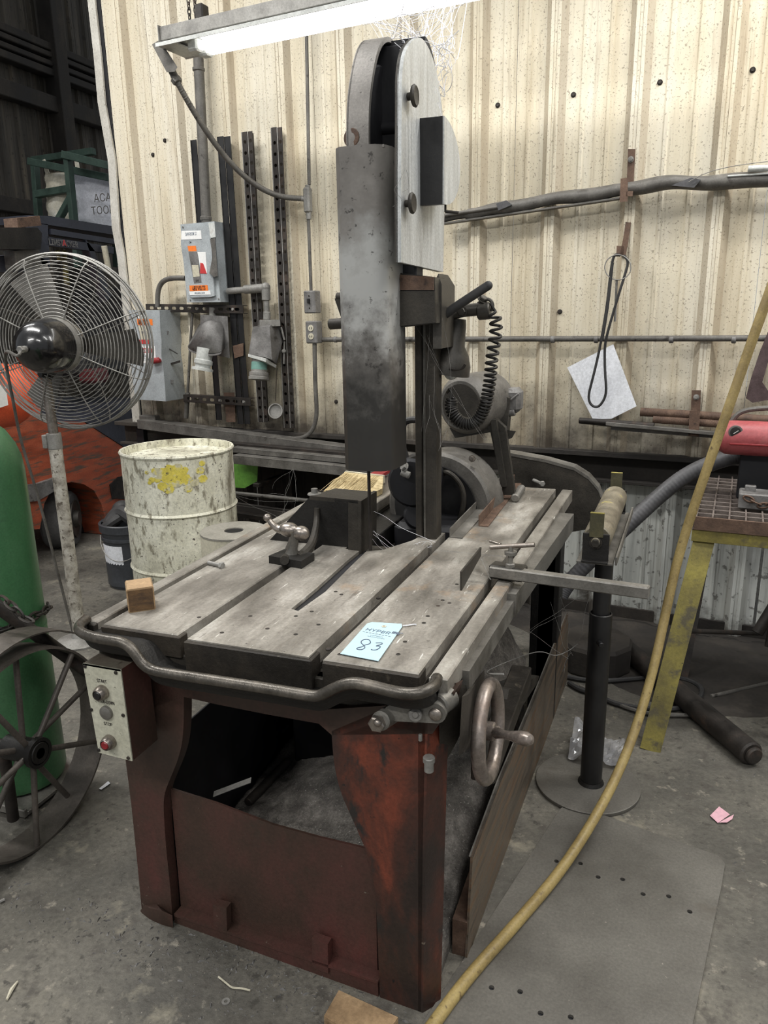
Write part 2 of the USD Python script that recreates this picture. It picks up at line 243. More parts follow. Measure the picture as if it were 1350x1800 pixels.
m_bagb = M('bluish_bag_cloth', [(.3, s(196, 198, 208)), (.7, s(226, 228, 236))], 4, .85, 0, .3, 60)
m_rack = M('green_rack_paint', [(.3, s(44, 62, 54)), (.6, s(62, 84, 74)), (.8, s(84, 92, 86))], 8, .6, 0, .2, 90)
m_truck = M('dark_slate_paint', [(.3, s(44, 46, 54)), (.6, s(60, 62, 72)), (.8, s(80, 82, 92))], 6, .4, .1, .08, 90)
m_pink = M('pink_paper', s(226, 178, 190), 20, .8, 0, .1, 90, wash=.2)
m_purp = M('purplish_steel', [(.3, s(72, 58, 58)), (.6, s(96, 80, 80)), (.8, s(120, 108, 106))], 14, .55, .2, .2, 120)
m_core = M('pale_pressed_board', [(.3, s(188, 182, 160)), (.7, s(208, 202, 182))], 10, .8, 0, .15, 90)
m_coret = M('grey_dusty_board', [(.3, s(130, 127, 118)), (.7, s(156, 152, 142))], 8, .8, 0, .15, 90)
m_tag2 = M('dull_green_label', s(110, 150, 140), 8, .5, 0, .03, 90, wash=.15)
m_lit = usdkit.material(stage, '/World/Looks/lit_tube', {'e': ('emission', {'color': (1., .985, .95), 'strength': TUBE})}, [], surface='e.emission')
m_oil = M('oily_brown_black_iron', [(.3, s(36, 33, 30)), (.5, s(50, 46, 41)), (.7, s(70, 63, 54))], 7, .5, .3, .3, 130, spk=((20, .62, .7, s(96, 88, 76)),))
m_grate = M('grey_brown_grating', [(.3, s(92, 82, 78)), (.6, s(122, 112, 106)), (.8, s(104, 86, 76))], 18, .6, .2, .2, 120)
m_clear = usdkit.material(stage, '/World/Looks/clear_film', {'t': ('transparent_bsdf', {'color': (.93, .94, .95)}), 'gl': ('glossy_bsdf', {'color': (.9, .92, .95), 'roughness': .12}), 'd': ('diffuse_bsdf', {'color': (.5, .5, .52)}),
    'm0': ('mix_closure', {'fac': .35}), 'f': ('fresnel', {'IOR': 1.6}), 'm': ('mix_closure', {})}, [('d.BSDF', 'm0.closure2'), ('t.BSDF', 'm0.closure1'), ('f.fac', 'm.fac'), ('m0.closure', 'm.closure1'), ('gl.BSDF', 'm.closure2')], surface='m.closure')
def wallmat(name, base, streak, dirt, soot_lo, soot_hi, flecks, amount, flank_shade, flank_shade_amt):
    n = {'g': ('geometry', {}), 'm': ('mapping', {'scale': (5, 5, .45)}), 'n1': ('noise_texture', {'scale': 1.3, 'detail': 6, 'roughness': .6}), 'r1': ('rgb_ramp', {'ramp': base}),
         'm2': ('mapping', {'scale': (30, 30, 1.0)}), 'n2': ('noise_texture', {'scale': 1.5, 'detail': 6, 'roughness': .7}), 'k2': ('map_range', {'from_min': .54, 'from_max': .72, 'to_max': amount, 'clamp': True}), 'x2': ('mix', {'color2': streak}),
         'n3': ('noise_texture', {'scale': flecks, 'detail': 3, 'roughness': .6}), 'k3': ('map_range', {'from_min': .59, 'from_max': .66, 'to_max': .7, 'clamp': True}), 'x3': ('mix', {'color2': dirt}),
         'dt': ('vector_math', {'math_type': 'dot_product', 'vector2': tuple(WT)}), 'ab': ('math', {'math_type': 'absolute'}), 'kf': ('map_range', {'from_min': .68, 'from_max': .74, 'to_max': flank_shade_amt, 'clamp': True}), 'xf': ('mix', {'color2': flank_shade}),  # rib slopes coloured darker by facing, standing in for their shading
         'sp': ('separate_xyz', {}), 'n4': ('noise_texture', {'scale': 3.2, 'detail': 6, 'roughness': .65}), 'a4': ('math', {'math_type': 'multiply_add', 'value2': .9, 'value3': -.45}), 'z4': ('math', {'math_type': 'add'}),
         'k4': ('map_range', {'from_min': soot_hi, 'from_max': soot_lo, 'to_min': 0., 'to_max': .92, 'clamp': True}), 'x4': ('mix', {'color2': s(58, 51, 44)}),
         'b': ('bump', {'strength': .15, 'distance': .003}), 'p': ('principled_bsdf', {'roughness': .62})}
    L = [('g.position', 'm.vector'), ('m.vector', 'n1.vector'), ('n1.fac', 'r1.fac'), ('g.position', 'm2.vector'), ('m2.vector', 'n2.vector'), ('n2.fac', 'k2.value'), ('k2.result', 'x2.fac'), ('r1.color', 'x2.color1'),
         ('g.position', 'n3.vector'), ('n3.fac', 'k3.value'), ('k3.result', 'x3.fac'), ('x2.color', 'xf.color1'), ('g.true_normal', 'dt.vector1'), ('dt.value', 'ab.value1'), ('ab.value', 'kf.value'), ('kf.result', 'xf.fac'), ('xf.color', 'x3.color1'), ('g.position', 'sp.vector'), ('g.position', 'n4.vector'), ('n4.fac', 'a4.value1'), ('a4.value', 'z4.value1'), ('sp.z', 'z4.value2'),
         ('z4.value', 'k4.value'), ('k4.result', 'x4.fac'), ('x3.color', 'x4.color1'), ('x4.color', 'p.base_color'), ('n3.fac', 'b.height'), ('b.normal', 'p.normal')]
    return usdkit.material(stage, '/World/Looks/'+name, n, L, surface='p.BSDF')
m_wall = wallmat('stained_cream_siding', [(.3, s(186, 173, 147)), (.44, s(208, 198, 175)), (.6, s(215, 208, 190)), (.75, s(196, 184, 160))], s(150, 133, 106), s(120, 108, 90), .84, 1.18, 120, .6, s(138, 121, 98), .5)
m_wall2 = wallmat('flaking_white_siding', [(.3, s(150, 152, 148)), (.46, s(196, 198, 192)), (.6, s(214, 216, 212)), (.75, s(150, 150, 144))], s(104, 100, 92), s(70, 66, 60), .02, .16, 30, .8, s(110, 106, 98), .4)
m_wall3 = wallmat('darkened_brown_siding', [(.3, s(44, 40, 36)), (.46, s(66, 61, 53)), (.6, s(90, 82, 71)), (.75, s(124, 114, 96))], s(116, 106, 90), s(40, 36, 32), -3, -2, 12, .5, s(40, 36, 32), .3)  # siding colour darkened so the next bay looks unlit
# ---------------------------------------------------------------- things and their parts
THINGS = []; USED = {}
def numbered(name, parent):
    k = USED.get((parent, name), 0); USED[(parent, name)] = k+1
    return name if k == 0 else f'{name}_{k:03d}'
class T:
    def __init__(t, name, label=None, cat=None, group=None, kind=None): t.n, t.l, t.c, t.g, t.k, t.P = name, label, cat, group, kind, []; THINGS.append(t)
    def p(t, name, mesh, mat, of=None, label=None, sm=35, kind=None): t.P.append((name, mesh, mat, of, label, sm, kind)); return len(t.P)-1
def one(name, mesh, mat, label=None, cat=None, group=None, kind=None, sm=35):
    t = T(name, label, cat, group, kind); t.p(None, mesh, mat, sm=sm); return t
def emit(path, mesh, mat, sm, off=None):
    if off is not None: mesh = mesh.copy(); mesh.apply_translation(-off)
    return usdkit.mesh(stage, path, mesh, mat, smooth=sm)
def setd(prim, **kw):
    for k, v in kw.items():
        if v: prim.SetCustomDataByKey(k, v)
def finish():
    for t in THINGS:
        B = np.array([q[1].bounds for q in t.P]); lo, hi = B[:, 0].min(0), B[:, 1].max(0); base = np.array([(lo[0]+hi[0])/2, (lo[1]+hi[1])/2, lo[2]]); path = '/World/'+numbered(t.n, '')
        if len(t.P) == 1 and t.P[0][0] is None:
            g = emit(path, t.P[0][1], t.P[0][2], t.P[0][5], base); g.AddTranslateOp().Set(Gf.Vec3d(*map(float, base))); setd(g.GetPrim(), label=t.l, category=t.c, group=t.g, kind=t.k); continue
        x = UsdGeom.Xform.Define(stage, path); x.AddTranslateOp().Set(Gf.Vec3d(*map(float, base))); setd(x.GetPrim(), label=t.l, category=t.c, group=t.g, kind=t.k); paths = []
        for name, mesh, mat, of, label, sm, kind in t.P:
            par = path if of is None else paths[of]; pp = par+'/'+numbered(name, par); paths.append(pp)
            g = emit(pp, mesh, mat, sm, base); setd(g.GetPrim(), label=label, kind=kind)
# ================================================================ the setting
def sheet(sa, sb, z0, z1, d0, origin, pitch, hgt=.03, top=.021, base=.046, minor=.005, at=None, th=.004):
    """Ribbed sheet steel: one profile along the wall, pulled up from z0 to z1."""
    at = at or wp; k0, k1 = math.floor((sa-origin)/pitch)-1, math.ceil((sb-origin)/pitch)+1; q = []
    for k in range(k0, k1+1):
        c = origin+k*pitch
        q += [(c-base, 0), (c-top, hgt), (c-top*.35, hgt), (c-top*.25, hgt-.003), (c+top*.25, hgt-.003), (c+top*.35, hgt), (c+top, hgt), (c+base, 0)]
        for m in (.34, .66): q += [(c+pitch*m-.012, 0), (c+pitch*m-.006, minor), (c+pitch*m+.006, minor), (c+pitch*m+.012, 0)]
    q = np.array(sorted(q)); i = (q[:, 0] > sa) & (q[:, 0] < sb)
    q = np.vstack([[sa, np.interp(sa, q[:, 0], q[:, 1])], q[i], [sb, np.interp(sb, q[:, 0], q[:, 1])]])
    n = len(q); V = [at(a, d0+b, z) for z in (z0, z1) for a, b in q]+[at(a, d0+b-th, z) for z in (z0, z1) for a, b in q]; f = []
    for i in range(n-1):
        f += [[i, i+1, n+i+1], [i, n+i+1, n+i], [2*n+i, 3*n+i+1, 2*n+i+1], [2*n+i, 3*n+i, 3*n+i+1], [i, 2*n+i+1, i+1], [i, 2*n+i, 2*n+i+1], [n+i, n+i+1, 3*n+i+1], [n+i, 3*n+i+1, 3*n+i]]
    f += [[0, n, 3*n], [0, 3*n, 2*n], [n-1, 4*n-1, 2*n-1], [n-1, 3*n-1, 4*n-1]]
    return fixv(trimesh.Trimesh(np.array(V), f, process=False))
fl = T('floor', kind='structure')
fl.p('slab', bx(-14, 5, -3, 16, -.1, 0, .001), m_conc)
RIB0 = ws(W(1124, 100, .11))[0]; PITCH = .341; SL = ws(W(221, 450, .085))[0]
wb = T('wall_back', kind='structure')
e = [SL, *[RIB0+PITCH*(k+.5) for k in range(-8, 8, 3) if RIB0+PITCH*(k+.5) > SL+.2], 3.4]
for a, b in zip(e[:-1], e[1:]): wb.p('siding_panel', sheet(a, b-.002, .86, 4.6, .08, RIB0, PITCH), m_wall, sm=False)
for x, y in ((875, 185), (1008, 166.6), (1160, 144.7), (1323, 123), (269, 272), (290, 247), (591, 706), (455, 705), (984, 548), (1263, 424)):
    wb.p('screw', J(cyl(W(x, y, .078), W(x, y, .085), .011, n=16), hexnut(W(x, y, .085), -WN, .0065, .005)), m_strut)
e2 = [-.86, -.86+.62, .40, 1.04, 1.7, 3.4]
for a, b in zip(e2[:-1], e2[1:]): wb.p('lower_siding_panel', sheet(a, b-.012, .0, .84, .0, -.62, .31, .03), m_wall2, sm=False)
e2 = [-3.3, -2.4, -1.6, -.86]
for a, b in zip(e2[:-1], e2[1:]): wb.p('lower_siding_panel', sheet(a, b-.008, .0, .84, -.1, -.62, .31, .03), m_soot, sm=False)  # dark panels paint in the shade of the open space behind the bars
wb.p('girt', J(wbx(-3.3, 3.4, -.12, .13, .845, .868), wbx(-3.3, 3.4, .035, 0.05, .72, .845), wbx(-3.3, 3.4, .03, .10, .72, .735)), m_soot)
wb.p('sill', J(wbx(-3.3, 3.4, .0, .07, 0, .035), wbx(-3.3, 3.4, .0, .012, 0, .09)), m_soot)
wb.p('end_post', wbx(SL-.06, SL-.002, -.15, .085, 0, 4.6), m_navy)
# bent pale trim down the open edge of the wall
tr = T('trim_1', kind='structure'); tp = [(160, -60), (160, 0), (171, 100), (178, 180), (196, 283), (203, 400), (212, 450), (224, 560), (240, 745)]
tr.p('edge_strip', planar([W(x-6.5, y, .10) for x, y in tp]+[W(x+6.5, y, .10) for x, y in reversed(tp)], WN*.012), m_trim)
# far side wall of the next bay
XL = -9.0
def lw(sv, d, z): return np.array([XL+d, sv, z])
wl = T('wall_left', kind='structure')
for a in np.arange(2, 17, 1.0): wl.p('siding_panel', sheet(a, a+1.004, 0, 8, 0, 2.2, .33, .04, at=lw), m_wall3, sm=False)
for (x, y), hh in (((0, 142), .22), ((0, 92), .10), ((0, 45), .10), ((0, 62), .07), ((0, 78), .07), ((0, 346), .2)):
    z = X(x, y, XL+.1)[2]; wl.p('girt', bx(XL+.06, XL+.24, 2, 17, z-hh, z, .01), m_soot)
yy = X(98, 100, XL+.2)[1]; wl.p('post', bx(XL+.05, XL+.32, yy-.12, yy+.12, 0, 8, .01), m_soot)
# ================================================================ the band saw
SW = T('band_saw', 'old black and red vertical band saw with a slotted steel table on cast legs', 'band saw')
def zx(Xf, Yv): return Xf+.032*(Xf+1.2)/.87*max(Yv-1.26, 0)        # the slots run a touch off square
def plank(x0, x1, y0, y1, t=.05, z=TZ):
    a = [zx(x0, y0), zx(x0, y1), zx(x1, y1), zx(x1, y0)]; b = [y0, y1, y1, y0]; c = .0025
    P = [(a[i], b[i], z-t) for i in range(4)]+[(a[i], b[i], z-c) for i in range(4)]+[(a[0]+c, y0+c, z), (a[1]+c, y1-c, z), (a[2]-c, y1-c, z), (a[3]-c, y0+c, z)]
    return hull(P)
top = [plank(-1.207, -1.173, 1.28, 2.75), plank(-1.153, -.954, 1.275, 2.2), plank(-1.153, -.954, 2.204, 2.95)]
lips = []
for x0, x1, y0, y1 in ((-1.153, -.954, 1.29, 2.95), (-.920, -.631, 1.275, 2.1), (-.599, -.397, 1.27, 2.9)):   # stepped slot flanks
    lips.append(plank(x0-.004, x1+.004, y0, y1, .012, TZ-.03))
q = [(-.920, 1.262), (-.631, 1.262), (zx(-.631, 2.1), 2.1), (-.655, 2.13), (-.69, 2.06), (-.73, 1.975), (-.78, 1.945), (-.84, 1.955), (-.84, 2.2), (-.920, 2.2)]
slit = [tuple(Z(x, y, TZ)[:2]) for x, y in ((512, 1070), (556, 1034), (612, 984), (640, 962), (648, 965), (622, 990), (572, 1040), (524, 1074))]
top.append(ext(Polygon(q).difference(Polygon(slit)).buffer(0), [0, 0, TZ-.05], [1, 0, 0], [0, 1, 0], .05))
top.append(ext(Polygon([(-.682, 2.062), (zx(-.621, 2.062), 2.062), (zx(-.621, 2.2), 2.2), (-.655, 2.2)]), [0, 0, TZ-.05], [1, 0, 0], [0, 1, 0], .049))
top += [plank(-.599, -.397, 1.262, 2.015), plank(-.599, -.397, 2.019, 2.42), plank(-.599, -.397, 2.424, 2.9), plank(-.374, -.337, 1.255, 2.9, .045)]
for k, mm in enumerate(top[:3]): SW.p('table_plank', mm, m_table, sm=False)
for mm in top[3:]: SW.p('table_plank', mm, m_table, sm=False)
SW.p('slot_lip', J(*lips), m_oil, sm=False)  # lips coloured dark to put the slot shadows in
SW.p('slit_dark_fill', ext(Polygon(slit).buffer(.001), [0, 0, TZ-.045], [1, 0, 0], [0, 1, 0], .036), m_navy)  # black fill painting in the darkness of the blade slit
SW.p('table_bed', J(bx(-1.20, -.345, 1.30, 1.93, .70, .776), bx(-1.20, -.85, 1.93, 2.95, .70, .776), bx(-.565, -.34, 1.93, 2.95, .70, .776), bx(-1.2, -.34, 2.9, 2.96, .68, .776)), m_cast2)
SW.p('table_bed', J(bx(-1.17, -.41, 1.275, 1.31, .735, .777), bx(-.665, -.585, 1.27, 1.3, .745, .777)), m_cast)
for x0, x1, zz in ((-1.207, -1.173, .03), (-1.157, -.944, .05), (-.926, -.621, .074), (-.599, -.392, .062)): SW.p('table_front', bx(x0+.001, x1-.001, 1.2535 if x0 > -1 else 1.268, 1.30, TZ-.004-zz, TZ-.0035, .002), m_oil)
SW.p('table_front', bx(-1.15, -.40, 1.285, 1.31, TZ-.11, TZ-.05), m_oil)
pin = []
for x0, y0 in ((640, 1145), (655, 1120), (597, 1150), (577, 1140), (700, 1150), (712, 1128), (745, 1095), (752, 1083), (770, 1065), (778, 1055), (790, 1060), (803, 1027), (470, 1105), (390, 1112), (440, 1083), (520, 1083), (548, 1075), (590, 1040), (520, 1115), (600, 1045), (350, 1085), (560, 1098), (665, 1050)):
    c = Z(x0, y0, TZ); pin.append(cyl([c[0], c[1], TZ-.004], [c[0], c[1], TZ+.0004], .0055, n=12))
SW.p('plug', J(*pin), m_strut, kind='stuff')
# lip rail round the chip tray
lp = [Y(153, 1088, 1.275), Y(143, 1096, 1.25), Y(139, 1107, 1.215), Y(158, 1118, 1.19)]+[Y(x, y, 1.185) for x, y in ((192, 1125), (218, 1131), (234, 1144), (247, 1162), (262, 1175), (291, 1183), (337, 1190), (415, 1202), (480, 1212), (540, 1222), (559, 1223), (578, 1215), (603, 1204), (623, 1201), (648, 1205), (684, 1214), (713, 1219), (738, 1218))]+[Y(754, 1212, 1.20), Y(765, 1203, 1.225), Y(768, 1192, 1.25)]
lp = spl(lp, 90); SW.p('tray_lip', tube(lp, .0115, 12), M('oily_polished_iron', [(.3, s(64, 60, 55)), (.55, s(92, 87, 80)), (.75, s(122, 115, 106))], 16, .3, .5, .2, 150))
drop = np.array([0, .0, -1]); sk = []
for a, b in zip(lp[:-1], lp[1:]):
    sk.append(hull([a+[0, -.004, 0], b+[0, -.004, 0], a+[0, .006, 0], b+[0, .006, 0], a+[0, .02, -.043], b+[0, .02, -.043], a+[0, .03, -.04], b+[0, .03, -.04]]))
SW.p('tray_skirt', J(*sk), m_cast2, sm=False)
pan = []
for a, b in zip(lp[4:-4:2], lp[6:-2:2]): pan.append(hull([a+[0, .01, -.022], b+[0, .01, -.022], a+[0, .1, -.03], b+[0, .1, -.03], a+[0, .1, -.034], b+[0, .1, -.034], a+[0, .01, -.026], b+[0, .01, -.026]]))
SW.p('chip_tray', J(*pan), m_cast2, sm=False)
# the base: apron, legs, front sheet
def fpl(px, d, dep): return planar([FR(x, y, d) for x, y in px], FN*dep)
apron = [(215, 1172), (300, 1200), (560, 1248), (760, 1235), (800, 1215), (792, 1245), (760, 1290), (583, 1292), (560, 1272), (470, 1256), (380, 1238), (323, 1225), (215, 1262)]
SW.p('apron', fpl(apron, 0, .05), m_redd)
legr = [tuple(q_[:2]) for q_ in spl([(583, 1285, 0), (586, 1330, 0), (597, 1385, 0), (615, 1430, 0), (636, 1478, 0), (652, 1525, 0), (660, 1580, 0), (664, 1660, 0), (668, 1762, 0)], 36)]+[(690, 1780), (740, 1794), (743, 1500), (748, 1240), (690, 1240)]
SW.p('leg', J(fpl(legr, 0, .07), hull([FR(735, 1235), FR(752, 1235), FR(735, 1793), FR(743, 1795), FR(789, 1235, -.05), FR(774, 1782, -.04), FR(789, 1235, -.16), FR(774, 1782, -.16), FR(735, 1235, -.16), FR(735, 1790, -.16)])), m_red)
legl = [(212, 1180), (300, 1205)]+[tuple(q_[:2]) for q_ in spl([(323, 1222, 0), (323, 1262, 0), (319, 1310, 0), (309, 1345, 0), (297, 1374, 0), (289, 1398, 0), (288, 1430, 0), (293, 1500, 0), (300, 1570, 0), (304, 1640, 0)], 40)]+[(284, 1638), (258, 1622), (249, 1598), (234, 1440), (220, 1330)]
SW.p('leg', J(fpl(legl, 0, .03), hull([FR(x, y, d) for x, y in ((222, 1330), (250, 1600), (212, 1190)) for d in (-.02, -.2)]+[FR(230, 1330, -.2), FR(258, 1600, -.2)])), m_redd)
SW.p('foot', hull([FR(x, y, d+e_) for x, y, d in ((247, 1600, .004), (262, 1596, .010), (285, 1601, .014), (303, 1609, .012), (249, 1618, .008), (262, 1632, .018), (285, 1642, .020), (305, 1642, .016), (276, 1590, .0), (255, 1590, .0)) for e_ in (0, -.03)]), m_redd)
SW.p('leg', J(bx(-.385, -.285, 2.60, 2.72, 0, .72), bx(-.36, -.30, 2.60, 2.64, 0, .70)), m_cast2); SW.p('leg', bx(-1.2, -1.08, 2.6, 2.75, 0, .72), m_cast2)
panel = [(300, 1387), (380, 1412), (480, 1450), (560, 1472), (644, 1492), (656, 1530), (661, 1590), (664, 1725), (560, 1690), (430, 1640), (319, 1606)]
SW.p('front_sheet', fpl(panel, -.022, .006), m_redd)
SW.p('bottom_rail', J(fpl([(306, 1606), (430, 1644), (560, 1692), (664, 1728), (666, 1768), (560, 1728), (430, 1676), (308, 1638)], .0, .03), fpl([(306, 1606), (664, 1726), (664, 1730), (306, 1611)], .006, .03),
    fpl([(374, 1590), (398, 1596), (399, 1638), (375, 1628)], .006, .02), fpl([(548, 1650), (576, 1660), (577, 1712), (549, 1702)], .006, .02)), m_redd)
zl = X(323, 1276, -1.12)[2]
SW.p('dark_inner_pan', J(bx(-1.126, -1.12, 1.40, 2.6, 0, zl, .001), bx(-1.16, -.40, 1.352, 1.36, 0, .30, .001), bx(-1.02, -.86, 1.9, 2.5, 0, zl+.05, .01), bx(-1.13, -.5, 2.5, 2.58, 0, .6, .01)), m_navy)  # front wall added in black to darken the gap by the leg
def rail(pts, z, w, h):
    a, c = Z(*pts[0], z), Z(*pts[1], z); o = np.array([-w, 0, 0]); return hull([a, c, a+o, c+o, a-ZU*h, c-ZU*h, a+o-ZU*h, c+o-ZU*h])
SW.p('side_rail', rail(((825, 1180), (906, 1052)), .795, .055, .045), m_steel, sm=False)
SW.p('side_rail', rail(((907, 1045), (1009, 903)), .812, .055, .06), m_steel, sm=False)
b0 = np.array([-.335, 1.30, .70])
SW.p('corner_casting', J(hull([Y(772, 1215, 1.27), Y(798, 1200, 1.30), Y(820, 1205, 1.36), Y(826, 1240, 1.36), Y(805, 1300, 1.32), Y(772, 1290, 1.27), [-.38, 1.36, .70], [-.38, 1.36, .55]]),
    hull([X(812, 1225, -.31), X(824, 1220, -.305), X(822, 1300, -.305), X(806, 1330, -.31), [-.34, 1.6, .68], [-.34, 1.6, .5]])), m_cast)
SW.p('sheet_deflector', planar([X(895, 1212, -.31), X(948, 1188, -.31), X(945, 1200, -.31), X(905, 1262, -.31), X(884, 1268, -.31)], [-.06, 0, 0]), m_cast)
SW.p('oil_drawer', bx(-.335, -.28, 1.45, 1.95, .48, .53), m_oil)
lk0, lk1 = Y(663, 1269, 1.20), Y(770, 1253, 1.21); dn = np.array([0, -1., 0])
SW.p('link_bar', J(hull([np.array([p[0]+r*np.cos(a), p[1]+dy, p[2]+r*np.sin(a)]) for p, r in ((Y(690, 1254, 1.225), .017), (Y(765, 1254, 1.225), .021)) for a in np.linspace(0, 6.28, 16) for dy in (0, .016)]), cyl(Y(690, 1254, 1.26), Y(668, 1268, 1.20), .019), cyl(Y(770, 1240, 1.24), Y(792, 1224, 1.28), .022)), m_steel)
SW.p('bolt', J(hexnut(Y(664, 1270, 1.20), dn, .017, .012), ball(Y(664, 1270, 1.186), .008)), m_bright)
SW.p('bolt', J(cyl(Y(730, 1257, 1.232), Y(730, 1257, 1.212), .014), cyl(Y(730, 1257, 1.215), Y(730, 1257, 1.209), .006)), m_pipe)
SW.p('bolt', ball(Y(765, 1256, 1.222), .013, (1, .6, 1)), m_bright)
SW.p('plug_cap', J(cyl(FR(754, 1332, .016), FR(754, 1356, .016), .0095), cyl(FR(754, 1330, .012), FR(754, 1340, .012), .012)), m_galv)
SW.p('pin', cyl(FR(739, 1291, .01), FR(739, 1302, .01), .004), m_galv)
# handwheel
hc = Y(859, 1285, 1.40); ax = np.array([1, .0, .06]); wa, wu, wv = basis(ax); R_ = .0965; ta = np.linspace(0, 2*np.pi, 49)[:-1]
hw = SW.p('handwheel', tube(hc+R_*(np.outer(np.cos(ta), wu)+np.outer(np.sin(ta), wv)), .015, 14, True), m_wheel)
for k in range(3):
    a = .5+k*2.094; d = np.cos(a)*wu+np.sin(a)*wv; SW.p('spoke', tube(spl([hc-wa*.02+d*.02, hc-wa*.016+d*.06, hc+d*.094], 10), [.009]*5+[.008]*5, 10), m_wheel, of=hw)
SW.p('hub', J(cyl(hc-wa*.04, hc+wa*.014, .02), cyl(hc-wa*.065, hc-wa*.03, .011), hexnut(hc+wa*.016, wa, .012, .008)), m_wheel, of=hw)
g0 = Y(871, 1288, 1.385); g1 = Y(935, 1301, 1.33); ga = (g1-g0)/np.linalg.norm(g1-g0); gl = np.linalg.norm(g1-g0)
SW.p('crank_handle', lathe([(.001, 0), (.011, 0), (.012, .006), (.0085, gl*.25), (.0095, gl*.4), (.014, gl*.7), (.0145, gl*.86), (.010, gl*.97), (.001, gl)], g0, ga, 20), m_wheel, of=hw)
# control box
cb = [Y(x, y, 1.19) for x, y in ((145.5, 1166), (211.7, 1177.5), (232.5, 1338), (173.5, 1323))]; cu = (cb[1]-cb[0])/np.linalg.norm(cb[1]-cb[0]); cv = (cb[0]-cb[3])/np.linalg.norm(cb[0]-cb[3]); cn = np.cross(cu, cv)
bxp = SW.p('control_box', planar([p-cn*.003 for p in cb], -cn*.09), m_redd)
SW.p('cover_plate', planar(cb, -cn*.004), m_ctl, of=bxp, label='chipped cream cover plate with three push buttons')
SW.p('box_lid', planar([cb[0], cb[1], cb[1]-cn*.09, cb[0]-cn*.09], [0, 0, -.004]), m_ctl, of=bxp)
def onb(x, y): return PL(x, y, cb[0], cn)
def button(x, y, rings, cap, cm, lab):
    c = onb(x, y); SW.p('bezel', lathe([(.001, 0), *rings, (cap+.001, rings[-1][1]-.004), (.001, rings[-1][1]-.004)], c, cn, 24), m_bright, of=bxp)
    SW.p('push_button', lathe([(.001, 0), (cap, 0), (cap, rings[-1][1]-.001), (cap*.8, rings[-1][1]+.001), (.001, rings[-1][1])], c, cn, 24), cm, of=bxp, label=lab)
button(181, 1216, [(.017, 0), (.017, .008), (.0135, .018), (.0115, .02)], .0095, m_black, 'black start button in a bright ring')
button(194, 1303, [(.017, 0), (.017, .008), (.0135, .018), (.0115, .02)], .0095, m_redb, 'red stop button in a bright ring')
c = onb(188, 1252); SW.p('blanking_plug', lathe([(.001, 0), (.0165, 0), (.0155, .006), (.010, .009), (.001, .0095)], c, cn, 24), m_steel, of=bxp, label='grey domed plug')
for x, y in ((150, 1171), (204, 1182), (161, 1247), (217, 1257), (174, 1318), (226, 1332)): SW.p('screw', cyl(onb(x, y), onb(x, y)+cn*.003, .0042, n=12), m_strut, of=bxp)
for t_, x, y, w in (('START', 179, 1197, .026), ('HYDR-DOWN', 186.5, 1234, .045), ('STOP', 190, 1272.5, .022)): SW.p('lettering', text(t_, .0075, onb(x, y)+cn*.0002, cu, cv, w=w), m_ink, of=bxp)
# blade guard, post, head
cr = .02
gp = Polygon([(-.822, 1.934), (-.806, 1.918), (-.734, 1.918), (-.71, 1.923), (-.69, 1.94), (-.681, 1.965), (-.679, 2.055), (-.822, 2.055)])
gi = Polygon([(-.816, 1.937), (-.80, 1.925), (-.734, 1.925), (-.71, 1.931), (-.696, 1.945), (-.687, 1.97), (-.686, 2.1), (-.816, 2.1)])
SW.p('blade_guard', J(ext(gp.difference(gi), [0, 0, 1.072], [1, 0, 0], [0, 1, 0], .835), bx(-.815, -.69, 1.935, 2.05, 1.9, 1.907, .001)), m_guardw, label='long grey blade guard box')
SW.p('guard_bracket', bx(-.70, -.64, 2.04, 2.10, 1.5, 1.9), m_navy)
bl = Y(648, 900, 1.957)[0]
SW.p('saw_blade', J(bx(bl-.0022, bl+.0022, 1.957, 1.973, .80, 1.09, .0004)), m_strut)
SW.p('column', J(bx(-.642, -.609, 2.12, 2.19, .30, 1.58, .006), bx(-.676, -.655, 2.13, 2.2, .30, 1.50, .003), bx(-.66, -.64, 2.16, 2.2, .30, 1.50, .001)), m_cast, label='dark square saw column')
SW.p('column_groove', bx(-.654, -.643, 2.14, 2.17, .3, 1.47, .001), m_steel)
hp = [Y(x, y, 2.02) for x, y in ((690, 478), (764, 487), (767, 568), (690, 577))]
SW.p('head_bracket', planar(hp, [0, .1, 0]), m_guardd)
SW.p('head_plate', planar([Y(x, y, 2.012) for x, y in ((694, 512), (764, 512), (765, 567), (694, 574))], [0, .01, 0]), m_cast)
SW.p('head_plate', planar([Y(x, y, 2.014) for x, y in ((694, 482), (762, 487), (762, 510), (694, 510))], [0, .01, 0]), m_rust)
SW.p('column_cap', hull([np.array([a, b, c]) for a in (-.60, -.575) for b in (2.06, 2.2) for c in (1.40, 1.57)]+[np.array([-.59, b, 1.6]) for b in (2.08, 2.18)]), m_guardd)
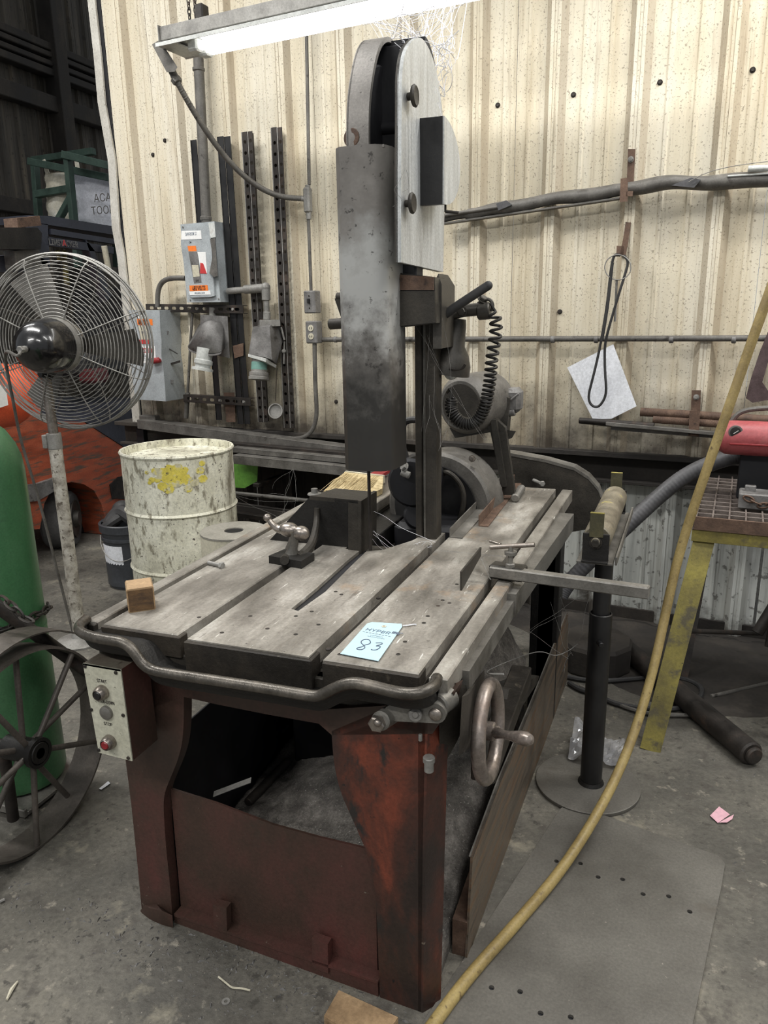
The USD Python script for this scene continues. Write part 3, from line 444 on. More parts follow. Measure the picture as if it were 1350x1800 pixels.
# upper wheel housing: arch profile in the Y-Z plane
arch = [(1.972, 1.80), (1.972, 1.95), (1.985, 2.03), (2.015, 2.10), (2.06, 2.165), (2.12, 2.205), (2.18, 2.212), (2.24, 2.185), (2.29, 2.13), (2.325, 2.05), (2.335, 1.95), (2.335, 1.70), (2.1, 1.70)]
ac = spl(np.c_[np.array(arch[:11]), np.zeros(11)], 40)[:, :2]; ap = Polygon(list(ac)+[(2.335, 1.62), (1.972, 1.62)]); inn = ap.buffer(-.012)
band = ap.difference(Polygon(list(ac*1.0)+[(2.335, 1.5), (1.972, 1.5)]).buffer(-.012)).difference(Polygon([(1.98, 1.5), (2.33, 1.5), (2.33, 1.66), (1.98, 1.66)]))
yz = dict(u=[0, 1, 0], v=[0, 0, 1])
SW.p('wheel_housing', J(ext(band, [-.805, 0, 0], yz['u'], yz['v'], .060), ext(ap, [-.807, 0, 0], yz['u'], yz['v'], .006)), m_guard, label='arched grey upper wheel housing')
rear = ap.buffer(-.006).intersection(Polygon([(2.16, 1.4), (2.5, 1.4), (2.5, 2.4), (2.16, 2.4)])); rear = rear.difference(rear.buffer(-.015)).union(ap.buffer(-.006).intersection(Polygon([(2.29, 1.4), (2.5, 1.4), (2.5, 2.4), (2.29, 2.4)])))
SW.p('inner_housing', J(ext(rear.buffer(0), [-.80, 0, 0], yz['u'], yz['v'], .15), bx(-.8, -.66, 2.14, 2.16, 1.6, 2.19)), m_navy)  # near-black colour stands in for the shade inside the housing
SW.p('upper_wheel', J(lathe([(.03, 0), (.15, 0), (.155, .006), (.155, .03), (.15, .036), (.12, .03), (.03, .03)], [-.798, 2.15, 1.99], [1, 0, 0], 40), cyl([-.79, 2.15, 1.99], [-.70, 2.15, 1.99], .02)), m_navy)  # wheel coloured near-black to sink into the housing shade
XP = -.632; pl = [X(x, y, XP)[1:] for x, y in ((705, 461), (705, 300), (706, 180), (707, 130), (712, 95), (722, 75), (735, 66), (746, 72), (760, 100), (770, 140), (779, 210), (783, 300), (779, 478))]
pp = Polygon(list(spl(np.c_[np.array(pl[1:12]), np.zeros(11)], 44)[:, :2])+[pl[12], pl[0]]).buffer(0)
SW.p('wheel_cover', J(ext(pp, [XP-.012, 0, 0], yz['u'], yz['v'], .012)), m_alu, label='pale scratched cover plate of the upper wheel')
yb = pl[0][0]
SW.p('cover_flange', ext(pp.difference(pp.buffer(-.008)).buffer(0), [XP-.017, 0, 0], yz['u'], yz['v'], .008), m_guardd)
def knob(x, y): c = X(x, y, XP); return J(cyl(c, c+[.02, 0, 0], .009), lathe([(.001, 0), (.012, 0), (.024, .005), (.026, .010), (.022, .014), (.016, .012), (.001, .012)], c+[.010, 0, 0], [1, 0, 0], 24))
SW.p('cover_knob', knob(716, 170), m_cast); SW.p('cover_knob', knob(712, 358), m_cast)
hh_ = Y(616, 243, 1.97); SW.p('rust_spot', J(lathe([(.012, 0), (.024, 0), (.022, .0015), (.012, .0015)], hh_+[.001, .004, .002], [-.2, -1, 0], 14, True)), m_rust); SW.p('bolt_hole', cyl(hh_+[.001, .006, .002], hh_+[.001, .0025, .002], .0125), m_navy)
c0 = X(738, 208, XP); c1 = X(738, 361, XP); zc = (c0[2]+c1[2])/2; rz = (c0[2]-c1[2])/2; yc = c0[1]; pw = Polygon([(yc, zc-rz)]+[(yc+.17*np.sin(a), zc-rz*np.cos(a)) for a in np.linspace(0, np.pi, 30)]+[(yc, zc+rz)])
XC = X(0, 0, 1)[0]
ext_to = Y(778, 285, yc)[0]
SW.p('drum_guard', ext(pw, [XP, 0, 0], yz['u'], yz['v'], ext_to-XP), m_black, label='black half-drum guard on the cover plate')
SW.p('drum_guard_end', ext(pw, [ext_to, 0, 0], yz['u'], yz['v'], .004), m_alu)
h0 = Y(783, 348, 2.1); SW.p('latch', J(tube([h0, Y(783, 373, 2.1)], .003, 8), tube([Y(783, 372, 2.1), Y(806, 374, 2.1)], .004, 8), ball(Y(785, 352, 2.1), .006)), m_strut)
SW.p('guide_arm', J(cyl(Y(579, 570, 2.02), Y(640, 566, 2.02), .015), cyl(Y(592, 522, 2.02), Y(630, 522, 2.02), .012), hull([Y(x, y, yy) for x, y in ((588, 525), (600, 560), (610, 560), (600, 520)) for yy in (2.01, 2.03)])), m_cast)
# behind the table: lower guards, gears, motor
SW.p('lower_drum_guard', J(lathe([(.001, .0), (.19, .0), (.2, .01), (.2, .14), (.001, .14)], Y(770, 893, 2.52)+[0, .0, 0], [.12, 1, 0], 56)), m_pipe)
SW.p('drum_face', J(lathe([(.001, 0), (.158, 0), (.158, .008), (.001, .008)], Y(765, 893, 2.52)+[0, -.01, 0], [.12, 1, 0], 48)), m_black)
SW.p('bolt', bolt(Y(830, 806, 2.50), [.1, -1, 0], .009), m_bright)
SW.p('guard_handle', tube(spl([Y(780, 832, 2.48), Y(790, 832, 2.45), Y(808, 850, 2.45), Y(815, 880, 2.45), Y(808, 912, 2.45), Y(800, 925, 2.47)], 24), .009, 10), m_cast)
SW.p('gear_case', J(lathe([(.001, 0), (.075, 0), (.085, .01), (.085, .12), (.001, .12)], Y(722, 850, 2.35), [0, 1, 0], 32), bx(-.83, -.60, 2.35, 2.6, .45, .80, .02), bx(-.80, -.62, 2.45, 2.9, .2, .7, .02), cyl(Y(735, 905, 2.36), Y(735, 905, 2.42), .05)), m_navy)
SW.p('fitting', J(bolt(Y(712, 822, 2.33), [-.5, -.6, .4], .013), cyl(Y(720, 836, 2.33), Y(706, 830, 2.33), .012)), m_galv)
SW.p('vee_block', hull([Y(x, y, yy) for x, y in ((700, 812), (735, 800), (735, 830), (700, 845)) for yy in (2.36, 2.45)]), m_guardd)
SW.p('hose_stub', tube(spl([Y(735, 738, 2.4), Y(712, 742, 2.4), Y(705, 770, 2.4), Y(712, 800, 2.4), Y(716, 815, 2.4)], 24), .012, 10), m_black)
mc = Y(812, 712, 2.62)
mo = SW.p('motor', J(lathe([(.001, -.01), (.086, -.01), (.094, .0), (.106, .02), (.108, .04), (.108, .18), (.098, .21), (.001, .22)], mc, [.3, 1, 0], 40)), m_pipe, label='round grey electric motor')
SW.p('motor_face', lathe([(.001, 0), (.076, 0), (.076, .006), (.001, .008)], mc+np.array([0, -.018, 0]), [.3, 1, 0], 36), m_cast, of=mo)
SW.p('terminal_box', J(obox(Y(901, 703, 2.78), np.eye(3), [.035, .04, .045], .015), cyl(Y(880, 728, 2.75), Y(905, 724, 2.75), .014), cyl(Y(898, 703, 2.73), Y(912, 692, 2.73), .004)), m_gdirt, of=mo)
SW.p('motor_bracket', J(planar([Y(x, y, 2.66) for x, y in ((790, 752), (870, 735), (888, 752), (905, 870), (885, 870), (862, 760), (800, 770))], [0, .03, 0]), planar([Y(x, y, 2.64) for x, y in ((862, 738), (872, 738), (890, 856), (880, 856))], [0, .05, 0]),
    planar([Y(x, y, 2.72) for x, y in ((870, 690), (896, 700), (890, 770), (870, 775))], [0, .06, 0]), hull([Y(x, y, yy) for x, y in ((885, 755), (907, 758), (900, 770), (885, 775)) for yy in (2.7, 2.78)])), m_guardd)
gl_ = [(876, 795), (900, 797), (960, 808), (1010, 822), (1035, 838), (1052, 858), (1061, 884), (1052, 912), (1035, 930), (1000, 936), (880, 900)]
SW.p('belt_guard', planar([Y(x, y, 3.02) for x, y in gl_], [0, .02, 0]), m_cast)
SW.p('belt_guard_rim', J(*[hull([Y(x, y, 3.018)+o for x, y in (gl_[i], gl_[i+1]) for o in ([0, 0, 0], [0, .075, 0], [0, 0, -.012], [0, .075, -.012])]) for i in range(7)]), m_steel, sm=False)
# coil of cord and work lamp on the head
arm0, arm1 = Y(778, 556, 2.12), Y(858, 502, 2.12)
SW.p('lever_grip', J(tube([arm0, Y(800, 540, 2.12), arm1], .0125, 12), ball(arm1, .0125)), m_rub)
SW.p('lamp_arm', J(cyl(Y(770, 560, 2.2), Y(845, 542, 2.2), .013), cyl(Y(815, 546, 2.2), Y(850, 543, 2.2), .018), cyl(Y(840, 548, 2.2), Y(862, 546, 2.2), .024), bolt(Y(812, 548, 2.18), [0, -1, 0], .012), bolt(Y(848, 528, 2.2), [.5, -.3, .7], .012), tube(spl([Y(840, 534, 2.2), Y(858, 526, 2.2), Y(866, 535, 2.2), Y(864, 547, 2.2)], 14), .005, 8)), m_guardd)
a = np.array(Y(806, 560, 2.22)); b = np.array(Y(788, 656, 2.22)); la = b-a; ll = np.linalg.norm(la)
SW.p('lamp_shade', lathe([(.001, 0), (.022, 0), (.026, ll*.1), (.034, ll*.48), (.05, ll*.62), (.062, ll*.82), (.064, ll), (.058, ll*.98), (.05, ll*.7), (.001, ll*.6)], a, la, 28), m_guardd)
SW.p('lamp_bulb', ball(Y(793, 655, 2.22), .022), m_alu); SW.p('shade_screw', tube(spl([Y(790, 648, 2.16), Y(812, 648, 2.16), Y(818, 640, 2.16)], 8), .004, 6), m_strut)
cp_ = spl([Y(x, y, 2.17) for x, y in ((868, 548), (872, 575), (866, 620), (862, 660), (856, 700), (848, 725), (835, 742), (818, 745), (802, 735), (793, 715), (796, 700))], 900); tt = np.linspace(0, 1, 900)
tg = np.gradient(cp_, axis=0); tg /= np.linalg.norm(tg, axis=1, keepdims=True); nu = np.cross(tg, [0, 1., 0]); nu /= np.linalg.norm(nu, axis=1, keepdims=True); nv = np.cross(tg, nu)
dens = np.interp(tt, [0, .3, .5, 1], [.55, .8, 1.4, 1.5]); ph = np.cumsum(dens); ph = ph/ph[-1]*2*np.pi*38; rr = np.interp(tt, [0, .02, .98, 1], [.004, .0155, .0155, .006])[:, None]
SW.p('coiled_cord', tube(np.vstack([[Y(862, 533, 2.17)], cp_+rr*(np.cos(ph)[:, None]*nu+np.sin(ph)[:, None]*nv), [Y(794, 690, 2.17), Y(790, 684, 2.18), Y(786, 690, 2.2)]]), .0042, 7), m_cast2, label='coiled black cord hanging in a loop')
# swarf heaped inside the base
gx, gy = np.meshgrid(np.linspace(-1.11, -.38, 60), np.linspace(1.365, 2.49, 80), indexing='ij')
hz = .05+.36*np.clip((gy-1.42)/.9, 0, 1)*np.clip((gx+1.15)/.5, 0, 1)*np.clip((-.26-gx)/.2, .3, 1)+.05*(meshkit.fbm(np.stack([gx*9, gy*9, 0*gx], -1), 4)-.4)+.012*meshkit.noise(np.stack([gx*70, gy*70, 0*gx], -1))
def field(gx, gy, hz, z0=0.0):
    n, m = gx.shape; V = np.vstack([np.c_[gx.ravel(), gy.ravel(), hz.ravel()], np.c_[gx.ravel(), gy.ravel(), np.full(gx.size, z0)]]); f = []; o = n*m
    for i in range(n-1):
        for j in range(m-1):
            a, b, c, d = i*m+j, (i+1)*m+j, (i+1)*m+j+1, i*m+j+1; f += [[a, b, c], [a, c, d], [o+a, o+c, o+b], [o+a, o+d, o+c]]
    for i in range(n-1):
        for j in (0, m-1): a, b = i*m+j, (i+1)*m+j; f += [[a, o+a, b], [b, o+a, o+b]] if j == 0 else [[a, b, o+a], [b, o+b, o+a]]
    for j in range(m-1):
        for i in (0, n-1): a, b = i*m+j, i*m+j+1; f += [[a, b, o+a], [b, o+b, o+a]] if i == 0 else [[a, o+a, b], [b, o+a, o+b]]
    return fixv(trimesh.Trimesh(V, f, process=False))
def on_heap(x, y):
    d = ray((x, y))
    for t_ in np.arange(1.2, 4, .004):
        q_ = CAM+d*t_; i_ = int(round((q_[0]-gx[0, 0])/(gx[1, 0]-gx[0, 0]))); j_ = int(round((q_[1]-gy[0, 0])/(gy[0, 1]-gy[0, 0])))
        if 0 <= i_ < 60 and 0 <= j_ < 80 and q_[2] <= hz[i_, j_]: return q_
    return CAM+d*2
a, c2 = on_heap(376, 1403)+ZU*.012, on_heap(442, 1378)+ZU*.012; d = (c2-a)/np.linalg.norm(c2-a); sd = np.cross(ZU, d); sd /= np.linalg.norm(sd)
one('steel_rule', obox((a+c2)/2, np.array([d, sd, np.cross(d, sd)]), [np.linalg.norm(c2-a)/2, .012, .001], .0004), m_galv, 'pale steel rule lying on the chips inside the saw base', 'rule', sm=False)
one('offcut_bar', cyl(on_heap(436, 1418)+ZU*.014, on_heap(506, 1345)+ZU*.014, .014), m_strut, 'dark round bar offcut lying on the chips inside the saw base', 'bar')
one('metal_chips', field(gx, gy, hz), m_swarf, 'heap of fine grey metal chips lying inside the saw base', 'metal chips', kind='stuff', sm=60)
# ================================================================ lamp over the saw
LD, LZ = .70, W(273, 82, .70)[2]
L0 = ws(W(273, 82, .70))[0]; LE = L0+2.46; dc = LD-.10
fx = T('fluorescent_lamp', 'long fluorescent strip lamp hung on chains above the saw', 'lamp')
fx.p('reflector', J(hull([wp(a, LD, LZ) for a in (L0, LE)]+[wp(a, LD-.003, LZ+.012) for a in (L0, LE)]+[wp(a, LD-.06, LZ+.03) for a in (L0, LE)]+[wp(a, LD-.06, LZ+.026) for a in (L0, LE)]),
    hull([wp(a, LD-.2, LZ) for a in (L0, LE)]+[wp(a, LD-.197, LZ+.012) for a in (L0, LE)]+[wp(a, LD-.14, LZ+.03) for a in (L0, LE)]+[wp(a, LD-.14, LZ+.026) for a in (L0, LE)]), wbx(L0, L0+.10, LD-.197, LD-.003, LZ+.004, LZ+.012), wbx(L0, LE, LD-.15, LD-.05, LZ+.024, LZ+.031),
    wbx(L0, LE, LD-.003, LD, LZ-.002, LZ+.014, .0008)), m_white)
fx.p('channel', J(wbx(L0+.005, LE, LD-.15, LD-.03, LZ+.03, LZ+.085), wbx(L0+.002, L0+.006, LD-.16, LD-.02, LZ+.01, LZ+.09)), m_galv)
for k in (0, 1): fx.p('tube', cyl(wp(L0+.20, dc-.035+.07*k, LZ-.008), wp(LE-.1, dc-.035+.07*k, LZ-.008), .019, n=20), m_lit, label='lit fluorescent tube')
fx.p('lamp_holder', J(*[wbx(L0+.14, L0+.195, dc-.06+.07*k, dc-.01+.07*k, LZ-.03, LZ+.02, .008) for k in (0, 1)]), m_white)
for y0, sx in ((334, 0), (345, .0)):
    b0 = W(y0, 40, LD-.09); b0[2] = LZ+.085; fx.p('hanging_chain', chain([b0, b0+ZU*.32+WT*sx], .022, .0026, .0075), m_strut)
fx.p('ballast_clip', obox(W(355, 25, LD-.09), WAX, [.022, .025, .035], .006), m_strut)
fx.p('cord_connector', J(hull([W(x, y, dd) for (x, y) in ((267, 78), (281, 70), (312, 118), (307, 126), (293, 127)) for dd in (LD-.14, LD-.05)]), cyl(W(301, 122, LD-.09), W(312, 145, LD-.09), .017), hexnut(W(308, 138, LD-.09), W(316, 150, LD-.09)-W(308, 138, LD-.09), .023, .025)), m_pipe)
fc = spl([W(312, 145, LD-.09), W(340, 195, LD-.16), W(390, 268, LD-.30), W(440, 318, LD-.42), W(490, 344, LD-.52), W(540, 349, .13)], 160)
one('flexible_conduit', tube(fc, .0135+.0009*np.sin(np.arange(160)*2.6), 10), m_pipe, 'grey flexible conduit swooping from the lamp to the wall', 'conduit')
# ================================================================ wall: conduits, boxes, receptacles
def wt(px, d, r, n=10, m=60): return tube(spl([W(x, y, d) for x, y in px], m), r, n)
one('vertical_conduit', J(cyl(W(347, 70, .15), W(363, 392, .15), .026), *[cyl(W(x, y, .15), W(x+.3, y+8, .15), .031) for x, y in ((349, 118), (362, 380))]), m_pipe, 'thick grey conduit running up from the switch box', 'conduit')
c = T('wall_conduit', 'thin grey conduit dropping past the wall switch to the ledge', 'conduit')
c.p('upper_pipe', cyl(W(538, 20, .13), W(543.5, 325, .13), .0085), m_pipe); c.p('tee_box', J(obox(W(541, 352, .13), WAX, [.018, .02, .06], .012), cyl(W(541, 325, .13), W(541, 336, .13), .013), cyl(W(542, 368, .13), W(543, 386, .13), .013), cyl(W(530, 349, .14), W(541, 351, .13), .013)), m_galv)
c.p('lower_pipe', cyl(W(542, 380, .13), W(547, 515, .13), .0085), m_pipe)
c.p('bottom_bend', wt(((553, 600), (555, 690), (556, 730), (548, 757), (528, 770), (490, 769), (430, 764), (330, 752), (275, 746)), .16, .0115), m_pipe)
c.p('coupling', wbx(*[ws(W(x, 746, .16))[0] for x in (250, 278)], .135, .185, .875, .925, .006), m_pipe)
sb = T('switch_box', 'small grey wall switch box above the outlet box', 'switch'); cc = W(549, 531, .15)
sb.p('body', obox(cc, WAX, [.034, .03, .056], .005), m_gdirt); sb.p('toggle', obox(cc+-WN*.036+ZU*.005, WAX, [.005, .01, .012], .002), m_black); sb.p('screw', J(*[cyl(cc-WN*.03+ZU*k, cc-WN*.0325+ZU*k, .004, n=10) for k in (-.03, .03)]), m_strut)
ob = T('outlet_box', 'grey outlet box with a duplex socket on the wall', 'outlet'); cc = W(552, 584, .15)
ob.p('body', obox(cc, WAX, [.034, .03, .056], .005), m_gdirt)
for k in (-.02, .021): ob.p('socket', J(lathe([(.001, 0), (.0165, 0), (.0155, .004), (.001, .004)], cc-WN*.029+ZU*k, -WN, 20)), m_core); ob.p('slot', J(*[obox(cc-WN*.0335+ZU*k+WT*q, WAX, [.0014, .0012, .005], .0005) for q in (-.006, .006)]), m_ink)
lc = T('long_conduit', 'level grey conduit running along the wall behind the saw', 'conduit')
lc.p('pipe', cyl(W(560, 597, .123), W(2100, 592, .123), .0125), m_pipe)
for x in (590, 735, 972, 1048, 1180, 1290): lc.p('strap', cyl(W(x, 596.8, .123)-WT*.009, W(x, 596.8, .123)+WT*.009, .0155), m_gdirt)
# dark angles and perforated uprights on the wall
def upright(name, lab, px, w, holes, m, grp=None, cat='upright'):
    u = T(name, lab, cat, grp); a, b = W(px[0], px[1], .14), W(px[2], px[3], .14); d = a-b; L = np.linalg.norm(d); d /= L; xs = np.cross(d, WN); xs /= np.linalg.norm(xs)
    P = Polygon([(-w/2, 0), (w/2, 0), (w/2, L), (-w/2, L)])
    if holes:
        for k in np.arange(.03, L-.02, .052): P = P.difference(Point(w*.02, k).buffer(.0085, 6))
    u.p('flange', ext(P, b+WN*.0, -xs, d, .003), m)
    u.p('web', obox((a+b)/2+xs*w/2+WN*.022, np.array([xs, WN, d]), [.0015, .022, L/2], .0005), m); u.p('lip', obox((a+b)/2+xs*w*.53-WN*.003, np.array([xs, WN, d]), [.002, .003, L/2], .0005), m_galv if holes else m)
upright('perforated_upright', 'perforated steel angle beside the receptacles, nearer the conduit, first flange', (482, 224, 505, 752), .032, True, m_strut); upright('perforated_upright', 'perforated steel angle nearest the thin wall conduit', (492, 224, 515, 752), .026, True, m_strut)
upright('perforated_upright', 'perforated steel angle rising behind the hanging receptacle, first flange', (430, 232, 459, 742), .030, True, m_strut); upright('perforated_upright', 'perforated steel angle rising behind the hanging receptacle, second flange', (440, 231, 468, 742), .026, True, m_strut)
for (px, lab) in (((341, 246, 352, 392), 'dark steel angle standing behind the thick vertical conduit'), ((388, 240, 424, 745), 'dark steel angle beside the switch box, nearer the conduit'), ((400, 240, 436, 745), 'dark steel angle beside the switch box, nearer the perforated angles'),
    ((372, 560, 386, 738), 'dark steel angle dropping behind the angled receptacle')): upright('steel_angle', lab, px, .036, False, m_black)
one('drop_pipe', J(cyl(W(338, 550, .14), W(330, 690, .14), .008), cyl(W(330, 690, .14), W(327, 735, .14), .014)), m_pipe, 'thin pipe dropping below the slotted channel beside the lower switch box', 'pipe')
def strut(lab, x0, y0, x1, y1, hh, d):
    u = T('slotted_channel', lab, 'channel'); a, b = W(x0, y0, d), W(x1, y1, d); t = (b-a)/np.linalg.norm(b-a); L = np.linalg.norm(b-a); n = -WN; up = np.cross(t, WN)*-1; up = up if up[2] > 0 else -up
    P = Polygon([(0, -hh/2), (L, -hh/2), (L, hh/2), (0, hh/2)])
    for k in np.arange(.035, L-.03, .055): P = P.difference(Point(k, 0).buffer(.008, 6).union(Point(k+.016, 0).buffer(.008, 6)).convex_hull)
    u.p('slotted_face', ext(P, a, t, up, .003), m_strut)
    for sgn in (-1, 1): u.p('flange', obox((a+b)/2+up*sgn*hh/2+WN*.018, np.array([t, WN, up]), [L/2, .02, .002], .0005), m_strut)
    for f in (.55, .9): u.p('bolt', bolt(a+t*L*f, -WN, .008), m_galv)
strut('slotted black channel under the upper switch box', 257, 541, 428, 544, .04, .16); strut('slotted black channel near the wall ledge below the receptacles', 323, 700, 441, 707, .04, .16)
def onw(d): return lambda x, y: W(x, y, d)
# upper disconnect
u = T('disconnect_switch', 'grey safety switch box with a side lever and orange voltage label', 'switch box'); d1 = .21
fp = [W(x, y, d1) for x, y in ((317, 394.5), (377, 389), (387.5, 531), (329, 531.5))]
u.p('body', planar(fp, WN*.13), m_gbox)
cv_ = Polygon([(318, 420), (321, 407), (330, 400), (345, 397), (360, 397), (367, 401), (370, 410), (377, 520), (370, 522), (337, 523), (331, 517), (318, 430)]).buffer(-1).buffer(1)
u.p('raised_cover', planar([W(x, y, d1+.014) for x, y in list(cv_.exterior.coords)[:-1]], WN*.013), m_gbox)
u.p('hood_latch', hull([W(x, y, dd) for x, y in ((366, 392), (377, 391), (379, 417), (370, 418)) for dd in (d1, d1+.02)]), m_white)
u.p('lever', J(hull([W(x, y, dd) for x, y in ((369, 420), (378, 418), (380, 450), (374, 452)) for dd in (d1+.0, d1+.03)]), hull([W(x, y, dd) for x, y in ((374, 448), (380, 448), (383, 485), (376, 487), (368, 480)) for dd in (d1+.005, d1+.035)])), m_pipe)
def lab(t_, q, d, m): t_.p('label', planar([W(x, y, d) for x, y in q], WN*.001), m)
dl = d1+.0155
lab(u, ((319, 406), (353, 405), (354.5, 420), (318.5, 421.5)), dl, m_label); lab(u, ((329.5, 432.5), (344, 432), (345.5, 441.5), (331.5, 442)), dl, m_orl); lab(u, ((331.5, 443), (347, 443), (354, 496.5), (341, 498)), dl, m_gdirt)
lab(u, ((337, 466), (348.5, 466), (351, 486), (339.5, 487)), dl+.0006, m_core); lab(u, ((347, 443), (361.5, 443), (364, 481), (352, 470)), dl, m_label); lab(u, ((352, 462), (357, 463), (363.5, 481), (351.5, 480.5)), dl+.0008, m_redl)
lab(u, ((333, 502), (364.5, 501), (366, 511), (333.5, 512)), dl, m_orl); lab(u, ((332.5, 512.5), (369, 510.5), (370.5, 518), (334, 519)), dl, m_label)
def wtext(t_, tx, h, x, y, d, w, m, bold=False, name='lettering'): t_.p(name, text(tx, h, W(x, y, d), WT, ZU, .0006, bold, w=w), m)
wtext(u, '480 VOLTS', .022, 349.5, 506.5, dl+.0003, .088, m_ink, True); wtext(u, 'WELDER & SAW', .009, 351, 515, dl+.0003, .07, m_ink2); wtext(u, 'ON', .010, 334.5, 426, dl-.001, .014, m_ink); wtext(u, 'OFF', .011, 347, 493.5, dl+.0003, .02, m_ink); wtext(u, 'SAW ROOM 12', .016, 335.5, 411, dl+.0003, .075, m_ink2)
u.p('bolt', J(*[cyl(W(x, y, .21), W(x, y, .216), .004, n=10) for x, y in ((321, 399), (384, 525), (334, 527))]), m_galv)
side = [(382, 410), (389, 436), (383, 452), (400, 436), (402, 470), (398, 470)]
# lower disconnect
u = T('disconnect_switch', 'grey switch box with a danger sign and a dark red lever, next to the fan', 'switch box'); d2 = .25
fp = [(226, 545), (280.5, 545.5), (281.5, 575), (284, 600), (283.5, 625), (287, 645), (290, 680), (291.5, 705.5), (238, 702), (229, 640)]
u.p('body', planar([W(x, y, d2) for x, y in fp], WN*.17), m_gbox)
[u.p('hinge_clip', hull([W(x, y, dd) for x, y in pp_ for dd in (.19, .2)]), m_gdirt) for pp_ in (((283, 580), (297, 582), (296, 588), (284, 590)), ((291, 666), (305, 668), (304, 674), (291, 675)))]
u.p('side_flange', hull([W(x, y, dd) for x, y, dd in ((312, 548, .09), (323, 690, .09), (318, 702, .09), (300, 704, .09), (312, 548, .082), (323, 690, .082), (318, 702, .082))]), m_gbox)
dl = d2+.001
lab(u, ((242, 553), (259, 553.5), (259.5, 560), (242.5, 559.5)), dl, m_label); lab(u, ((241, 560.5), (267.5, 561), (268.5, 572), (241.5, 571.5)), dl, m_orl); lab(u, ((243.5, 572.5), (260.5, 573), (262.5, 597), (246, 596.5)), dl, m_core); lab(u, ((245, 597), (262.5, 597.5), (263.5, 605), (246, 604.5)), dl, m_redl)
lab(u, ((240, 607), (272, 608.5), (274.5, 639), (242, 638)), dl, m_label); lab(u, ((243, 612), (269.5, 612.5), (270.5, 620), (243.8, 619.5)), dl+.0006, m_redl)
wtext(u, '480 VOLTS', .024, 252, 566.5, dl+.0004, .076, m_ink, True); wtext(u, 'DANGER', .016, 257, 616, dl+.001, .062, m_label, True); wtext(u, 'HIGH', .014, 253.5, 625.5, dl+.0004, .04, m_ink2); wtext(u, 'VOLTAGE', .014, 255, 631.5, dl+.0004, .06, m_ink2); wtext(u, 'SAFETY', .011, 253, 584, dl+.0004, .04, m_ink2); wtext(u, '60 AMP', .008, 251, 556.5, dl+.0004, .034, m_ink2)
u.p('lever_knob', J(cyl(W(281, 633, d2+.02), W(265, 635, d2+.025), .016, .018, ch=.5), cyl(W(283, 634, d2-.02), W(279, 634, d2+.02), .012)), m_redb, label='dark red lever knob')
u.p('lever_arc', J(hull([W(x, y, dd) for x, y in ((286, 642), (317, 633), (317, 637), (287, 646)) for dd in (.17, .185)]), cyl(W(292, 610, .19), W(312, 622, .17), .003)), m_strut)
one('arched_conduit', wt(((326, 489), (305, 489), (288, 494), (279, 508), (277, 540)), .17, .014, 12, 40), m_pipe, 'short arched conduit joining the two grey switch boxes', 'conduit')
u = T('outlet_conduit', 'grey elbow conduit from the switch box down to the receptacle', 'conduit')
u.p('nipple', cyl(W(400, 512, .17), W(432, 509, .17), .017), m_galv); u.p('elbow', J(cyl(W(430, 509, .17), W(468, 506, .17), .023), cyl(W(467, 500, .17), W(468, 528, .17), .023), ball(W(467, 505, .17), .025)), m_galv); u.p('pipe', J(cyl(W(468, 520, .17), W(469, 562, .17), .0155), cyl(W(469, 548, .17), W(469, 562, .17), .02)), m_galv)
# receptacle with the angled hood
u = T('receptacle', 'angled grey cast receptacle with a white plug below the switch box', 'receptacle')
u.p('back_box', hull([W(x, y, dd) for x, y in ((352, 553), (400, 556), (404, 630), (372, 622), (352, 600)) for dd in (.09, .17)]), m_gdirt)
hd = [W(360+30*np.cos(a), 612+9*np.sin(a)+3*np.cos(a), .25+.045*np.sin(a)) for a in np.linspace(0, 6.28, 20)]; dm = W(372, 582, .20)
u.p('hood', hull(hd+[dm+.058*np.array(v_) for v_ in trimesh.creation.icosphere(2).vertices]+[W(x, y, .15) for x, y in ((350, 570), (394, 566), (396, 612))]), m_gdirt, sm=50)
u.p('cap_plate', hull([q_+o for q_ in hd for o in ([0, 0, -.004], [0, 0, -.012])]), m_gdirt)
a, b = W(361, 612, .27), W(356, 648, .29); u.p('plug', J(lathe([(.001, 0), (.044, 0), (.044, .06), (.05, .066), (.05, .085), (.042, .09), (.04, .105), (.058, .108), (.058, .122), (.001, .122)], a, b-a, 28)), m_white, label='white round plug'); u.p('neck', cyl(W(374, 540, .15), W(374, 556, .15), .02), m_galv)
# hanging receptacle
u = T('receptacle', 'grey box receptacle with a pale plug hanging beside the perforated angles', 'receptacle')
u.p('mount_plate', J(hull([W(x, y, dd) for x, y in ((455, 560), (492, 563), (500, 580), (498, 600), (460, 600)) for dd in (.12, .14)])), m_rust)
u.p('body', hull([W(x, y, dd) for x, y, dd in ((444, 577, .24), (474, 574, .24), (466, 628, .26), (437, 622, .26), (446, 574, .15), (490, 570, .15), (497, 600, .15), (486, 640, .16), (440, 620, .15), (480, 568, .2), (478, 632, .25))]), m_gdirt)
u.p('top_boss', hull([W(x, y, dd) for x, y in ((456, 562), (492, 562), (493, 573), (456, 574)) for dd in (.14, .22)]), m_galv)
u.p('gasket', hull([W(x, y, dd) for x, y, dd in ((436, 622, .265), (468, 630, .27), (486, 642, .16), (436, 627, .265), (467, 636, .27), (485, 647, .16), (440, 622, .14))]), m_white)
a, b = W(456, 630, .215), W(455, 660, .23); u.p('plug', J(lathe([(.001, 0), (.04, 0), (.042, .07), (.052, .074), (.052, .09), (.05, .094), (.054, .098), (.054, .112), (.03, .116), (.001, .116)], a, b-a, 28), hull([W(x, y, dd) for x, y in ((438, 655), (448, 656), (448, 662), (438, 660)) for dd in (.26, .275)])), m_galv, label='pale grey round plug with a green label'); u.p('plug_label', lathe([(.041, .02), (.0418, .02), (.0424, .06), (.0416, .06)], a, b-a, 28, True), m_tag2)
